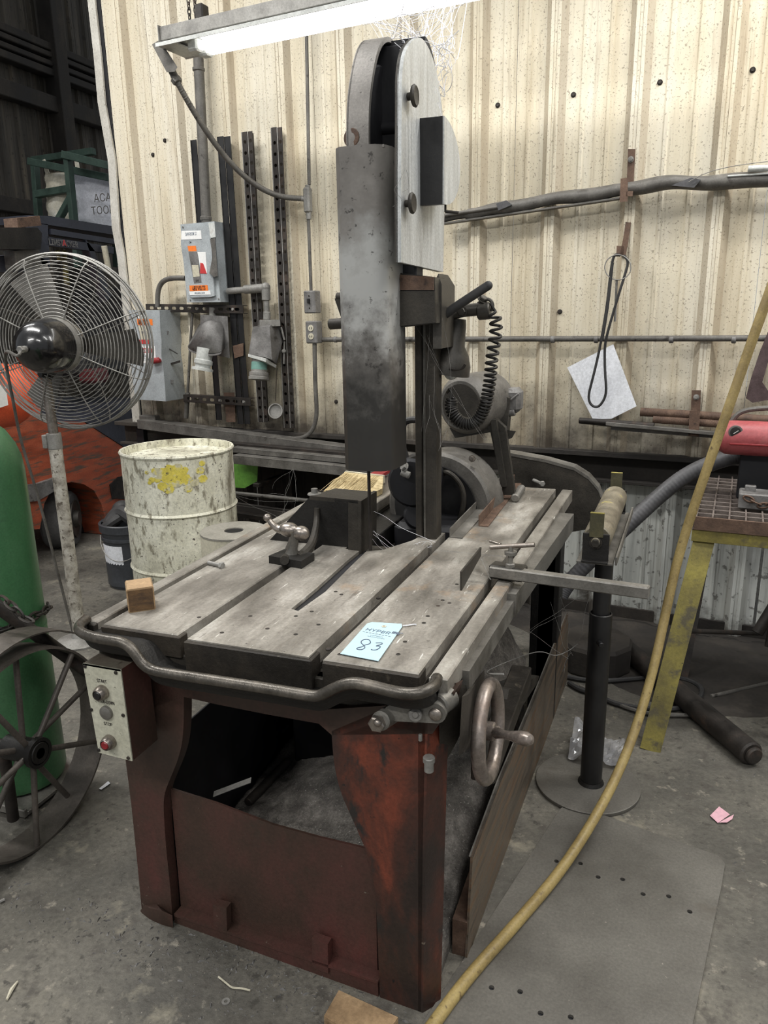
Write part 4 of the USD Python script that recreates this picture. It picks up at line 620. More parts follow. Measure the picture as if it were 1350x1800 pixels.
u.p('hinge', J(cyl(W(494, 575, .16), W(500, 598, .16), .006), cyl(W(500, 600, .15), W(499, 640, .15), .005), bolt(W(499, 617, .16), [.5, -.8, 0], .008)), m_galv)
u = T('conduit_lid', 'small round metal lid hanging on a bead chain by the uprights', 'lid'); cc = W(486, 723, .17); nn = -WN+ZU*.25+WT*.25
u.p('disc', lathe([(.001, 0), (.04, 0), (.042, .003), (.042, .02), (.036, .02), (.034, .006), (.001, .006)], cc, nn, 28), m_galv); u.p('bead_chain', J(*[ball(W(*p, .165), .0022) for p in zip(np.interp(np.linspace(0, 1, 60), [0, 1], [487, 484]), np.linspace(648, 705, 60))]), m_strut, kind='stuff')
one('wall_bracket', J(hull([W(x, y, dd) for x, y in ((409, 608), (428, 603), (428, 625), (412, 630)) for dd in (.14, .15)])), m_rust, 'small rusty bracket plate behind the angled receptacle', 'bracket')
one('wall_bracket', J(hull([W(x, y, dd) for x, y in ((393, 690), (412, 690), (414, 742), (398, 742)) for dd in (.125, .135)])), m_rust, 'rusty bracket plate under the lower slotted channel', 'bracket')
# wall right: pipes, hooks, papers
u = T('pipe_bundle', 'wrapped bundle of grey pipes lying in a strap high on the wall', 'pipe')
pb = [(776, 386), (830, 376), (875, 366), (1000, 348), (1090, 333), (1150, 326), (1250, 319), (1420, 314), (1700, 306), (2100, 296)]
pp3 = spl([W(x, y, .142) for x, y in pb], 120); i = np.arange(120)/119.; u.p('wrapped_pipe', tube(pp3+np.outer(.004*np.sin(i*31)+.003*np.sin(i*57), ZU), np.interp(i, [0, .06, .07, 1], [.016, .016, .026, .030])+.002*np.sin(i*47), 12), m_pipe, label='pipe wrapped in grey film')
u.p('angle_bar', J(obox((W(776, 394, .14)+W(1090, 349, .14))/2, np.array([(W(1090, 349, .14)-W(776, 394, .14))/np.linalg.norm(W(1090, 349, .14)-W(776, 394, .14)), WN, ZU]), [np.linalg.norm(W(1090, 349, .14)-W(776, 394, .14))/2, .02, .004], .001), cyl(W(776, 379, .17), W(875, 364, .17), .008)), m_pipe)
u.p('crumpled_film', hull([W(x, y, dd) for x, y in ((872, 358), (890, 352), (900, 360), (876, 370)) for dd in (.13, .18)]), m_hoseg); u.p('crumpled_film', hull([W(x, y, dd) for x, y in ((1215, 312), (1232, 316), (1220, 330), (1180, 326)) for dd in (.14, .19)]), m_hoseg)
one('white_rod', J(cyl(W(1279, 310, .17), W(1420, 300, .17), .004), cyl(W(1315, 297, .17), W(1420, 293, .17), .012)), m_white, 'thin white rod lying on top of the pipe bundle', 'rod'); one('bent_wire', wt(((1210, 320), (1240, 305), (1290, 292), (1350, 284), (1420, 276)), .2, .0015, 5, 30), m_galv, 'thin pale wire arching over the pipe bundle', 'wire')
def strap(lab_, parts, b_):
    u = T('wall_hook', lab_, 'hook')
    for q, d0_, d1_ in parts: u.p('strap', hull([W(x, y, dd) for x, y in q for dd in (d0_, d1_)]), m_rust, sm=False)
    if b_: u.p('bolt', bolt(W(*b_, .125), -WN, .009), m_galv)
strap('rusty bolted strap hook holding the pipe bundle on the wall', [(((1104, 262), (1117, 262), (1113, 340), (1101, 340)), .112, .12), (((1101, 336), (1113, 336), (1112, 345), (1100, 345)), 112e-3, .20), (((1091, 314), (1104, 312), (1103, 354), (1089, 355)), .193, .20)], (1109, 280))
strap('rusty strap hook with a wire ring and black cord hung on it', [(((1100, 390), (1109, 391), (1103, 435), (1093, 434)), .112, .12), (((1093, 430), (1103, 430), (1100, 450), (1090, 450)), .112, .2), (((1084, 432), (1097, 433), (1096, 450), (1083, 451)), .194, .2)], None)
strap('rusty bolted strap bracket carrying the brown rods low on the wall', [(((1216, 686), (1232, 686), (1231, 730), (1214, 730)), .112, .12), (((1212, 722), (1231, 722), (1228, 768), (1210, 766)), .2, .208), (((1212, 755), (1229, 755), (1228, 768), (1210, 766)), .112, .208)], (1224, 698))
u = T('wire_ring', 'thin wire ring with a stem hanging from the rusty hook', 'ring'); t = np.linspace(0, 2*np.pi, 40)[:-1]; u.p('ring', tube([W(1086+23*np.cos(a), 470+22*np.sin(a), .205) for a in t], .0024, 6, True), m_galv); u.p('stem', cyl(W(1084, 492, .2), W(1081, 565, .17), .005), m_galv)
one('cord_loop', J(wt(((1090, 449), (1082, 448), (1076, 462), (1070, 510), (1060, 580), (1048, 640), (1038, 680), (1035, 700), (1040, 712), (1050, 715), (1060, 705), (1065, 690), (1064, 660), (1063, 630), (1064, 605), (1075, 560), (1090, 510), (1102, 470), (1103, 458), (1096, 449)), .2, .0055, 8, 120), wt(((1077, 462), (1073, 500), (1066, 555), (1058, 600)), .207, .005, 8, 40)), m_rub, 'loop of black cord hanging from the rusty hook over the paper', 'cord loop')  # black cord hung in a loop
pq = [(997, 646), (1077, 606), (1119, 714), (1102, 724), (1088, 735), (1042, 737)]
one('paper_sheet', J(hull([W(997, 646, .135), W(1062, 613, .135), W(1075, 736, .15), W(1042, 737, .145), W(997, 646, .1345), W(1062, 613, .1345), W(1075, 736, .1495), W(1042, 737, .1445)]), hull([W(1062, 613, .135), W(1078, 605, .128), W(1119, 714, .14), W(1075, 736, .15), W(1062, 613, .1345), W(1078, 605, .1275), W(1119, 714, .1395), W(1075, 736, .1495)])), m_paper, 'blank white paper sheet tilted on the wall behind the black cord', 'paper', sm=50)
one('threaded_rod', J(cyl(W(1126, 724, .17), W(1420, 742, .17), .018), *[cyl(W(1126+k*2.2, 724+k*.135, .17), W(1127.1+k*2.2, 724.07+k*.135, .17), .0192, n=14) for k in range(0, 68)]), m_rust, 'upper brown threaded rod resting in the low wall bracket', 'rod')
one('threaded_rod', J(cyl(W(1148, 737, .18), W(1420, 756, .18), .016), *[cyl(W(1148+k*2.2, 737+k*.15, .18), W(1149.1+k*2.2, 737.07+k*.15, .18), .0172, n=14) for k in range(0, 55)]), m_rust, 'lower brown threaded rod resting in the low wall bracket', 'rod')
one('flat_bars', J(*[obox((W(a, b, dd)+W(c_, d_, dd))/2, np.array([(W(c_, d_, dd)-W(a, b, dd))/np.linalg.norm(W(c_, d_, dd)-W(a, b, dd)), WN, ZU]), [np.linalg.norm(W(c_, d_, dd)-W(a, b, dd))/2, .02, .007], .001) for a, b, c_, d_, dd in ((1066, 744, 1330, 768, .2), (1075, 752, 1330, 772, .17))]), m_pipe, 'grey flat bar stock under the brown rods on the wall', 'bar')
one('iron_rod', J(cyl(W(1018, 739, .19), W(1150, 748, .19), .013), cyl(W(1018, 741, .15), W(1180, 757, .15), .009)), m_strut, 'dark iron rod poking out beneath the paper sheet', 'rod')
hk = Polygon([(1380, 560), (1351, 580), (1335, 620), (1320, 665), (1311, 700), (1323, 708), (1345, 704), (1400, 700), (1400, 688), (1352, 690), (1340, 672), (1352, 630), (1400, 590)])
one('steel_cutout', planar([W(x, y, .16) for x, y in list(hk.exterior.coords)[:-1]], WN*.012), m_purp, 'purplish flame-cut steel plate hanging near the red tank', 'plate')
# bar stock racked along the wall, left
def stock(lab_, x0, y0, x1, y1, d, hh, dd, m, ext_=0.):
    a, b = W(x0, y0, d), W(x1, y1, d); t = (b-a)/np.linalg.norm(b-a); b = b+t*ext_; L = np.linalg.norm(b-a); one('bar_stock', J(obox((a+b)/2, np.array([t, WN, np.cross(WN, t)*-1]), [L/2, dd, .003], .001), obox((a+b)/2-ZU*hh/2-WN*(dd-.003), np.array([t, WN, np.cross(WN, t)*-1]), [L/2, .003, hh/2], .001)), m, lab_, 'bar', sm=False)
stock('flat grey bar lying on the wall ledge behind the drum', 250, 737, 640, 788, .19, .05, .045, m_pipe, .3)
stock('dark channel on the rack just below the ledge', 415, 777, 640, 796, .24, .03, .05, m_strut, .4); stock('grey angle in the middle of the bar rack', 415, 785, 640, 806, .30, .025, .04, m_pipe, .4); stock('wide grey channel at the front of the bar rack', 415, 799, 640, 822, .36, .045, .03, m_pipe, .5)
one('bar_stock', cyl(W(405, 866, .34), W(640, 890, .34), .011), m_pipe, 'long thin grey pipe low in the bar rack', 'bar'); stock('low dark channel behind the green tub', 400, 884, 640, 918, .30, .06, .03, m_soot, .4); stock('lowest dark angle under the bar rack', 400, 897, 640, 932, .34, .02, .03, m_strut, .4)
u = T('bar_rack', 'dark steel rack frame carrying the bar stock on the wall', 'rack')
for x in (480, 590): b_ = ws(W(x, 850, .2))[0]; u.p('upright', wbx(b_-.02, b_+.02, .005, .05, .0, .715), m_strut); u.p('arm', wbx(b_-.02, b_+.02, .04, .36, .60, .62), m_strut); u.p('arm', wbx(b_-.02, b_+.02, .04, .36, .42, .44), m_strut)
one('green_tub', J(hull([W(x, y, dd) for x, y in ((398, 800), (454, 806), (452, 846), (430, 858), (400, 856)) for dd in (.07, .28)])), m_green2, 'lime green plastic tub tucked under the bar rack', 'tub')
# ================================================================ things on the saw table
v = T('vise_jaw', 'dark cast vise jaw with a ball lever bolted on the saw table', 'vise')
yj = 1.97
v.p('jaw_web', planar([Y(x, y, yj) for x, y in ((545, 873), (632, 882), (632, 974), (600, 977), (558, 977), (466, 958))], [0, .022, 0]), m_cast2)
v.p('jaw_top', planar([Y(544, 872.5, yj), Y(634, 879, yj), Y(634, 879, yj)+[0, .10, 0], Y(566, 870, yj)+[0, .10, 0]], [0, 0, -.012]), m_cast)
v.p('jaw_pad', J(hull([Y(x, y, yy) for x, y in ((612, 883), (633, 886), (633, 975), (612, 975)) for yy in (yj-.022, yj)]), hull([Y(x, y, yj-.024) for x, y in ((629, 880), (634.5, 881), (634.5, 975), (629, 975))]+[Y(x, y, yj-.024)+[0, .13, 0] for x, y in ((629, 880), (634.5, 881), (634.5, 975), (629, 975))])), m_cast)
rb = [Y(557, 893, yj-.004), Y(557, 910, yj-.01), Y(555, 930, yj-.04), Y(548, 955, yj-.085), Y(536, 972, 1.835), Y(524, 982, 1.80)]
v.p('rib', tube(spl(rb, 24), list(np.linspace(.008, .016, 24)), 10), m_cast); rb2 = [Z(500, 985, TZ+.02), Y(507, 970, 1.86), Y(513, 955, 1.93), Y(515, 948, 1.96)]; v.p('rib', tube(spl(rb2, 16), .013, 10), m_cast)
ft = [Z(473, 990, TZ), Z(530, 1000, TZ), Z(553, 985, TZ), Z(500, 978, TZ)]; v.p('foot', hull([p+ZU*h for p in ft for h in (0, .022)]+[Z(500, 985, TZ)+ZU*.027]), m_cast2)
ls = [Y(471, 911, 1.80), Y(479, 922, 1.80), Y(488, 929, 1.80), Y(500, 933, 1.80), Y(512, 934, 1.80)]
v.p('clamp_lever', J(ball(Y(470, 910, 1.80), .0115), tube(spl(ls[:3]+[Y(500, 932, 1.8)], 12), np.linspace(.007, .013, 12), 10), ball(Y(508, 931, 1.80), .023, (1.3, 1, .9)), ball(Y(529, 937, 1.80), .021, (1.2, 1, 1)), cyl(Y(505, 931, 1.80), Y(528, 937, 1.80), .014)), m_bright, label='bright ball lever of the vise')
v.p('clamp_stud', J(lathe([(.001, 0), (.02, 0), (.013, .02), (.012, .05), (.02, .07), (.001, .07)], Y(513, 975, 1.80), Y(519, 940, 1.8)-Y(513, 975, 1.80), 20)), m_steel)
v.p('swivel_stud', J(lathe([(.001, 0), (.022, 0), (.02, .004), (.01, .005), (.01, .018), (.001, .018)], Y(553, 869, 2.0), [0, 0, 1], 20)), m_galv)
b = T('bench_brush', 'straw bristle bench brush with a red handle lying behind the vise', 'brush')
br = [(606, 837), (640, 840), (674, 846), (674, 856), (643, 875), (606, 871), (569, 864)]; zb = TZ+.012
bp = [Z(x, y, zb) for x, y in ((606, 839), (674, 847), (672, 864), (643, 877), (604, 873), (571, 866))]
b.p('bristle_pad', hull([p+ZU*h for p in bp for h in (-.01, .012)]+[bp[0]+ZU*.022, bp[1]+ZU*.022]), m_bristle)
st = []
for k in range(170):
    f, g_ = rng.random(2); p0 = bp[0]*(1-f)+bp[1]*f+ZU*(.012+.010*rng.random()); e_ = (bp[5]*(1-f)+bp[3]*f)+ZU*(-.008+.022*g_)+np.array([rng.normal()*.008, -.012-rng.random()*.014, 0]); st.append(tube([p0, (p0+e_)/2+ZU*.008, e_], [.0016, .0015, .0007], 4))
b.p('bristles', J(*st), m_bristle, kind='stuff'); dh = (bp[1]-bp[0])/np.linalg.norm(bp[1]-bp[0])
b.p('ferrule', hull([p+o for p in (bp[0], bp[1]) for o in (ZU*-.008, ZU*.026, np.array([0, .02, -.008]), np.array([0, .02, .024]))]), m_core)
b.p('handle', hull([Z(x, y, TZ+.02)+ZU*h for x, y in ((650, 837), (670, 840), (700, 822), (690, 819)) for h in (0, .012)]), m_redb, label='red brush handle')
w_ = T('wood_block', 'small wooden block with a dark sawn end on the table corner', 'block')
B0, B1 = Z(226, 1078, TZ), Z(274, 1071, TZ); hb = Y(222, 1037, B0[1])[2]-TZ; ub_ = (B1-B0)/np.linalg.norm(B1-B0); bk = np.array([-ub_[1], ub_[0], 0])*.068; c_ = [B0, B1, B1+bk, B0+bk]
w_.p('block', hull([p+ZU*h+ub_*(sx*i_) for p, sx in zip(c_, (1, -1, -1, 1)) for h, i_ in ((.003, 0), (hb-.004, 0), (0, .003), (hb, .003))]), m_wood); w_.p('sawn_end', hull([p+o for p in (B0+ub_*.003+ZU*.003, B1-ub_*.003+ZU*.003, B1-ub_*.003+ZU*(hb-.004), B0+ub_*.003+ZU*(hb-.004)) for o in (-bk*.02, bk*.03)]), m_woodd)
def loose_bolt(x0, y0, x1, y1, r, lab_, zz=TZ):
    a, c2 = Z(x0, y0, zz+r), Z(x1, y1, zz+r); d = (c2-a)/np.linalg.norm(c2-a); q = T('bolt', lab_, 'bolt'); q.p('shank', cyl(a, c2, r, n=14), m_galv); q.p('head', hexnut(c2, d, r*1.75, r*1.3), m_galv)
loose_bolt(366, 989, 388, 994, .0062, 'bright loose bolt on the table near the wooden block')
loose_bolt(938, 844, 952, 850, .007, 'loose bolt with a nut at the far end of the table'); loose_bolt(891, 841, 899, 843, .007, 'short bolt beside the angle irons at the back of the table')
q = T('threaded_stub', 'short stub of threaded rod beside the angle irons', 'rod'); a, c2 = Z(905, 876, TZ+.016), Z(917, 858, TZ+.016); q.p('core', cyl(a, c2, .0145), m_steel); q.p('thread', J(*[cyl(a+(c2-a)*k, a+(c2-a)*(k+.04), .016, n=16) for k in np.arange(.04, .95, .085)]), m_steel, kind='stuff')
for lab_, p0, p1, w, hgt_, m in (('longer grey angle iron lying along the slot of the table', (802, 945), (893, 845), .04, .028, m_steel), ('shorter rusty angle iron lying beside the threaded stub', (850, 925), (910, 850), .03, .036, m_rust)):
    a, c2 = Z(*p0, TZ+.002), Z(*p1, TZ+.002); d = (c2-a)/np.linalg.norm(c2-a); sd = np.cross(d, ZU); L = np.linalg.norm(c2-a); cm_ = (a+c2)/2
    one('angle_iron', J(obox(cm_, np.array([d, sd, ZU]), [L/2, w/2, .002], .0006), obox(cm_-sd*w/2+ZU*hgt_/2, np.array([d, sd, ZU]), [L/2, .002, hgt_/2], .0006)), m, lab_, 'angle iron', sm=False)
q = T('clamp_bar', 'square steel clamp bar with a bright tee handle reaching past the table', 'clamp'); a, m1, c2 = Z(862, 1003, TZ+.022), Z(925, 1006, TZ+.022), Z(1141, 1041, TZ+.03)
d = (c2-a)/np.linalg.norm(c2-a); sd = np.cross(ZU, d); sd /= np.linalg.norm(sd); up_ = np.cross(d, sd); AX = np.array([d, sd, up_])
q.p('square_bar', obox((a+c2)/2, AX, [np.linalg.norm(c2-a)/2, .0135, .0145], .003), m_steel); q.p('sleeve', obox((a+m1)/2, AX, [np.linalg.norm(m1-a)/2, .021, .0185], .004), m_cast)
tp_ = Y(898, 960, a[1]-.005); q.p('screw', J(cyl([tp_[0], tp_[1], TZ+.03], tp_, .0065), hexnut([tp_[0], tp_[1], TZ+.038], ZU, .013, .012), lathe([(.001, 0), (.016, 0), (.016, .008), (.001, .01)], [tp_[0], tp_[1], tp_[2]-.022], ZU, 20)), m_steel)
q.p('tee_handle', J(cyl(Y(861, 962, tp_[1]), Y(940, 957.5, tp_[1]), .0062), cyl(Y(861, 951, tp_[1]+.05), Y(880, 957, tp_[1]+.03), .004)), m_bright, label='bright tee handle')
one('stop_plate', hull([p for p in (Z(808.5, 1038, TZ), Z(842.5, 977, TZ), Y(843.5, 962, Z(842.5, 977, TZ)[1]), Y(808.5, 1005, Z(808.5, 1038, TZ)[1]))]+[p+np.array([.005, .0, 0]) for p in (Z(808.5, 1038, TZ), Z(842.5, 977, TZ), Y(843.5, 962, Z(842.5, 977, TZ)[1]), Y(808.5, 1005, Z(808.5, 1038, TZ)[1]))]), m_cast, 'upright steel stop plate standing on the table beside the clamp bar', 'plate', sm=False)
one('steel_strap', hull([p+o for p in (Z(845, 982, TZ+.03), Z(861, 1019, TZ+.002)) for o in ([0, 0, 0], [.004, 0, 0], [0, .02, 0], [.004, .02, 0])]), m_steel, 'narrow steel strap propped between the stop plate and clamp bar', 'strap', sm=False)
# auction tag
q = T('lot_tag', 'pale blue card lot tag with a handwritten number on the table', 'tag'); tq = [Z(x, y, TZ+.0025) for x, y in ((598, 1149.5), (665, 1162.5), (707, 1102), (706, 1097), (654, 1094), (645, 1096.6))]
tu = (tq[1]-tq[0])/np.linalg.norm(tq[1]-tq[0]); tv0 = tq[4]-tq[0]; tv = tv0-tu*(tv0@tu); tv /= np.linalg.norm(tv); W_ = np.linalg.norm(tq[1]-tq[0])
q.p('card', planar(tq, ZU*.0008), m_tag)
def ont(x, y): return Z(x, y, TZ+.0036)
sh = (tq[4]-tq[0]); sl = sh/np.linalg.norm(sh)
q.p('lettering', text('HYPER', .013, ont(665, 1109.5), tu, tv, .0003, w=W_*.66), m_ink2); em = ont(695.5, 1112.5)
q.p('emblem', J(*[obox(em+tu*dx+tv*dy, np.array([tu, tv, ZU]), [.0042, .0014, .0002], .0001) for dx, dy in ((-.004, .004), (-.004, 0), (-.004, -.004), (.005, .003), (.005, -.001), (.006, -.0045), (.012, .0035))]), m_ink2)
for k, (x, y, w) in enumerate(((662, 1114.5, .8), (662, 1118, .36), (661, 1120.5, .48))):
    q.p('print_line', J(*[obox(ont(x, y)+tu*W_*w*((j+.5)/9-.5), np.array([tu, tv, ZU]), [W_*w/9*.36, .0007, .0002], .0001) for j in range(9)]), m_ink2)
def hand(pts): return tube(spl([ont(x, y) for x, y in pts], 50), .0011, 6)
sc_ = lambda l: [(590+x/9.643, 1080+y/9.643) for x, y in l]
q.p('handwriting', J(hand(sc_([(590, 470), (560, 430), (490, 428), (440, 450), (440, 490), (490, 540), (480, 580), (430, 598), (370, 592), (360, 575), (430, 555), (500, 520), (570, 500), (592, 472)])), hand(sc_([(680, 485), (740, 484), (788, 488), (770, 510), (700, 530), (690, 538), (750, 540), (735, 575), (690, 600), (640, 605), (600, 595)]))), m_ink2)
q.p('eyelet', lathe([(.0018, 0), (.0055, 0), (.0055, .0006), (.0018, .0006)], ont(675, 1101), ZU, 18, True), m_core); q.p('eyelet_hole', cyl(ont(675, 1101)-ZU*.0002, ont(675, 1101)+ZU*.0003, .002, n=12), m_ink)
one('tie_wire', tube(spl([Z(x, y, TZ+.003) for x, y in ((708, 1100), (718, 1099), (728, 1097.5), (732, 1098))], 16), .0016, 5), m_paper, 'white string end of the lot tag lying on the table', 'string')
# ================================================================ right of the saw
pn = [np.array([-.328, 1.425, 0.0]), Y(814, 1690, 1.425), Y(829, 1545, 1.50), Y(831, 1507, 1.505), Y(930, 1252, 2.1), Y(998, 1078, 2.93), np.array([-.27, 2.96, 0])]
q = T('side_panel', 'long thin rusty steel guard sheet standing along the right of the saw', 'panel'); pa, pb_ = np.array([-.333, 1.43, 0]), np.array([-.272, 2.95, 0]); pt = (pb_-pa)/np.linalg.norm(pb_-pa); pnn = np.cross(pt, ZU)
def onp(x, y): return PL(x, y, pa, pnn)
m_pan = M('streaky_brown_steel', [(.3, s(84, 74, 64)), (.5, s(112, 102, 90)), (.62, s(122, 98, 76)), (.78, s(136, 128, 116))], 14, .45, .3, .12, 150, (1, .25, 3), spk=((5, .6, .72, s(112, 78, 56), (1, .3, 4)),))
out = [onp(815, 1696), onp(829, 1545), onp(831, 1507), onp(880, 1372), onp(935, 1240), onp(999, 1078), np.r_[pb_[:2], .0], np.r_[pa[:2], 0]]; out[0] = np.r_[pa[:2], .0]; out = out[:7]
q.p('sheet', planar(out, -pnn*.006), m_pan); q.p('fold', J(*[hull([a, c2, a-pnn*.010, c2-pnn*.010, a-ZU*.006, c2-ZU*.006]) for a, c2 in zip(out[2:5], out[3:6])]), m_steel, sm=False)
one('rusty_block', hull([np.array([x, y, z]) for x in (-.372, -.336) for y in (1.44, 1.62) for z in (.0, .10)]), m_rust, 'rusty steel block wedged between the saw leg and side panel', 'block', sm=False)
q = T('roller_stand', 'roller work stand on a round steel base beside the table', 'stand'); rc = Z(1034, 1388); PX, PY = rc[0]+.005, rc[1]+.025
q.p('base_disc', lathe([(.001, 0), (.163, 0), (.165, .003), (.165, .012), (.162, .014), (.001, .014)], [PX-.01, PY, 0], ZU, 64), m_plate)
q.p('outer_tube', J(lathe([(.03, 0), (.034, .0), (.034, .59), (.030, .592), (.028, .58)], [PX, PY, .012], ZU, 28), cyl([PX+.0, PY-.03, .52], [PX+.01, PY-.055, .52], .008)), m_black); q.p('weld_bead', lathe([(.034, 0), (.042, 0), (.036, .012), (.034, .012)], [PX, PY, .013], ZU, 24, True), m_cast2); q.p('inner_tube', cyl([PX, PY, .55], [PX, PY, .80], .026), m_black)
zr = .87; r0, r1 = Z(1049, 948, zr), Z(1081, 874, zr); rd = (r1-r0); rl = np.linalg.norm(rd); rd /= rl; rs = np.cross(rd, ZU); RA = np.array([rs, rd, ZU]); rm = (r0+r1)/2
q.p('roller', J(lathe([(.001, 0), (.036, 0), (.040, .004), (.040, rl-.004), (.036, rl), (.001, rl)], r0, rd, 36), cyl(r0-rd*.03, r1+rd*.03, .012)), M('roller_steel_yellow_smears', [(.3, s(112, 105, 90)), (.6, s(146, 138, 120)), (.8, s(128, 116, 96))], 14, .45, .3, .15, 140, spk=((7, .62, .67, s(190, 178, 100)), (30, .64, .7, s(84, 78, 66)))), label='grey roller smeared with yellow paint')
q.p('channel', J(obox(rm-ZU*.062, RA, [.05, rl/2+.03, .003], .001), obox(rm-ZU*.05+rs*.058, RA, [.003, rl/2+.03, .012], .001)), m_steel)
for e_, sg in ((r0, -1), (r1, 1)):
    q.p('end_bracket', J(obox(e_+rd*sg*.018-ZU*.02, RA, [.036, .003, .042], .002), obox(e_+rd*sg*.02-ZU*.058, RA, [.036, .016, .003], .001)), m_cast2); q.p('bolt', bolt(e_+rd*sg*.021-ZU*.004, rd*sg, .013), m_cast); q.p('stop_lug', obox(e_+rd*sg*.02+ZU*.047, RA, [.019, .004, .035], .001), m_olive); q.p('lug_tip', obox(e_+rd*sg*.02+ZU*.0815, RA, [.019, .004, .002], .001), m_yel)
# hose down from above
h9 = Y(1350, 521, 2.52); hp_ = spl([h9+[.42, .12, 2.1], h9+[.20, .06, .9], h9+[.09, .02, .36], h9, Y(1290, 690, 2.5), Y(1240, 832, 2.47), Y(1190, 990, 2.43), Y(1152, 1160, 2.33), Y(1110, 1300, 2.19), Y(1062, 1412, 2.02)+ZU*.01, Z(985, 1530, .03), Z(930, 1597, .02), Z(880, 1654, .017), Z(820, 1723, .017), Z(755, 1810, .017), Z(690, 1900, .017)], 200)
one('air_hose', tube(hp_, .0145, 14), m_hose, 'grimy yellow hose hanging down and curving across the floor', 'hose')
fp_ = [Z(x, y) for x, y in ((1000, 1415), (1262, 1508), (1274, 1522), (1268, 1560), (1212, 1830), (860, 1980), (700, 1870), (985, 1425))]
Zh = [Z(x, y) for x, y in ((978, 1518), (1020, 1522), (1051, 1546), (1094, 1550), (1130, 1576), (1175, 1580), (1212, 1607), (864, 1741), (914, 1748), (950, 1786), (1003, 1793))]
fpp = Polygon([p[:2] for p in fp_]).buffer(-.01).buffer(.01)
for h_ in Zh: fpp = fpp.difference(Point(h_[:2]).buffer(.0065, 5))
q = T('floor_plate', 'large flat steel floor plate with drilled holes', 'plate'); q.p('plate', ext(fpp, [0, 0, 0], [1, 0, 0], [0, 1, 0], .008), m_plate, sm=False); q.p('hole_bottom', J(*[cyl([*h_[:2], .0001], [*h_[:2], .001], .0065, n=10) for h_ in Zh]), m_navy, kind='stuff')
# yellow bench with the grating
q = T('yellow_bench', 'grimy yellow steel bench with a rusty grating top by the wall', 'bench'); yt = .80
g4 = [Z(1222, 908, yt), Z(1470, 930, yt), Z(1480, 845, yt), Z(1243, 830, yt)]; ga, gb = (g4[1]-g4[0])/np.linalg.norm(g4[1]-g4[0]), None; gb = np.cross(ZU, ga); gL = .62; gD = .74; G0 = g4[0]
GA = np.array([ga, gb, ZU])
def gbx(u0, u1, v0, v1, z0, z1, ch=.001): return obox(G0+ga*(u0+u1)/2+gb*(v0+v1)/2+ZU*((z0+z1)/2-0), GA, [(u1-u0)/2, (v1-v0)/2, (z1-z0)/2], ch)
for k in np.arange(0, gL, .052): q.p('grating_bar', gbx(k, k+.006, 0, gD, -.026, 0), m_grate)
for k in np.arange(0.0, gD, .062): q.p('grating_bar', gbx(0, gL, k, k+.007, -.016, -.001), m_grate)
q.p('edge_bar', gbx(-.004, gL, -.008, 0, -.045, .002), m_rust); q.p('edge_bar', gbx(-.008, 0, -.008, gD, -.045, .002), m_grate)
q.p('top_frame', J(gbx(-.006, gL, -.002, .05, -.088, -.046), gbx(-.006, .05, 0, gD, -.088, -.046)), m_yel)
l0, l1 = Z(1143, 1318), G0+ga*.035+gb*.02-ZU*.088
def leg(a, c2): d = (a-c2)/np.linalg.norm(a-c2); e_ = np.cross(gb, d); return hull([p+e_*sx*.036+gb*sy for p in (a, c2) for sx in (-1, 1) for sy in (-.008, .03)])
q.p('leg', leg(l0+ZU*.0, l1), m_yel); q.p('leg', leg(l0+gb*.60+ga*.05, l1+gb*.6), m_strut); q.p('leg', leg(l0+ga*.85, l1+ga*.5), m_yel)
q.p('brace', J(cyl(l0*.45+l1*.55+gb*.04, l0*.7+l1*.3+gb*.62+ga*.3, .009), cyl(l1+ga*.42+gb*.5, l0+ga*.32+gb*.6+ZU*.25, .022), cyl(l1+ga*.3+gb*.5, l0+ga*.36+gb*.6+ZU*.2, .01)), m_strut)
q.p('low_shelf', J(obox(l0+ga*.62+gb*.45+ZU*.33, GA, [.26, .25, .01], .002), *[obox(l0+ga*(.42+.06*k)+gb*.2+ZU*.24, GA, [.008, .008, .08], .001) for k in range(7)], obox(l0+ga*.62+gb*.2+ZU*.16, GA, [.26, .01, .012], .002)), m_soot)
q = T('red_tank_pump', 'dusty red tank with a round dial on the grating bench', 'pump'); tc = G0+ga*.06+gb*.42+ZU*.235; rt = .062
tc = Y(1268, 768, 3.02)
q.p('tank', lathe([(.001, 0), (.03, 0), (.05, .008), (.061, .026), (.063, .05), (.063, .5), (.001, .52)], tc-ga*.012, ga, 40), m_red2)
dcn = Y(1293, 760, tc[1]-.062); q.p('dial', J(lathe([(.001, 0), (.024, 0), (.024, .008), (.02, .010), (.001, .010)], dcn+[0, .01, 0], [0.1, -1, .05], 28)), m_pipe); q.p('dial_face', J(lathe([(.001, 0), (.0185, 0), (.001, .0012)], dcn+[-.0, -.0006, 0], [0.1, -1, .05], 24), ), m_cast2); q.p('needle', obox(dcn+[.001, -.003, .001], np.array([[.8, 0, .6], [0, 1, 0], [-.6, 0, .8]]), [.010, .0008, .0012], .0003), m_white)
q.p('weld_seam', obox(tc+ga*.3-ZU*.014-gb*.0625, GA, [.27, .002, .003], .001), m_redb); q.p('supply_line', tube(spl([tc+ga*.03+gb*.03+ZU*.055, tc+ga*.05+gb*.03+ZU*.085, tc+ga*.12+gb*.04+ZU*.105, tc+ga*.4+gb*.05+ZU*.11], 20), .009, 8), m_pipe)
bb = Y(1297, 838, 2.93); sz = (tc[2]-.052-yt)/2; q.p('saddle', obox(tc*[1, 1, 0]+ga*.34+gb*.07+ZU*(yt+sz), GA, [.27, .055, sz], .004), m_navy)
q = T('machine_vise', 'grey steel clamp block with a chain on the grating bench', 'clamp'); vb = G0+ga*.15+gb*.16
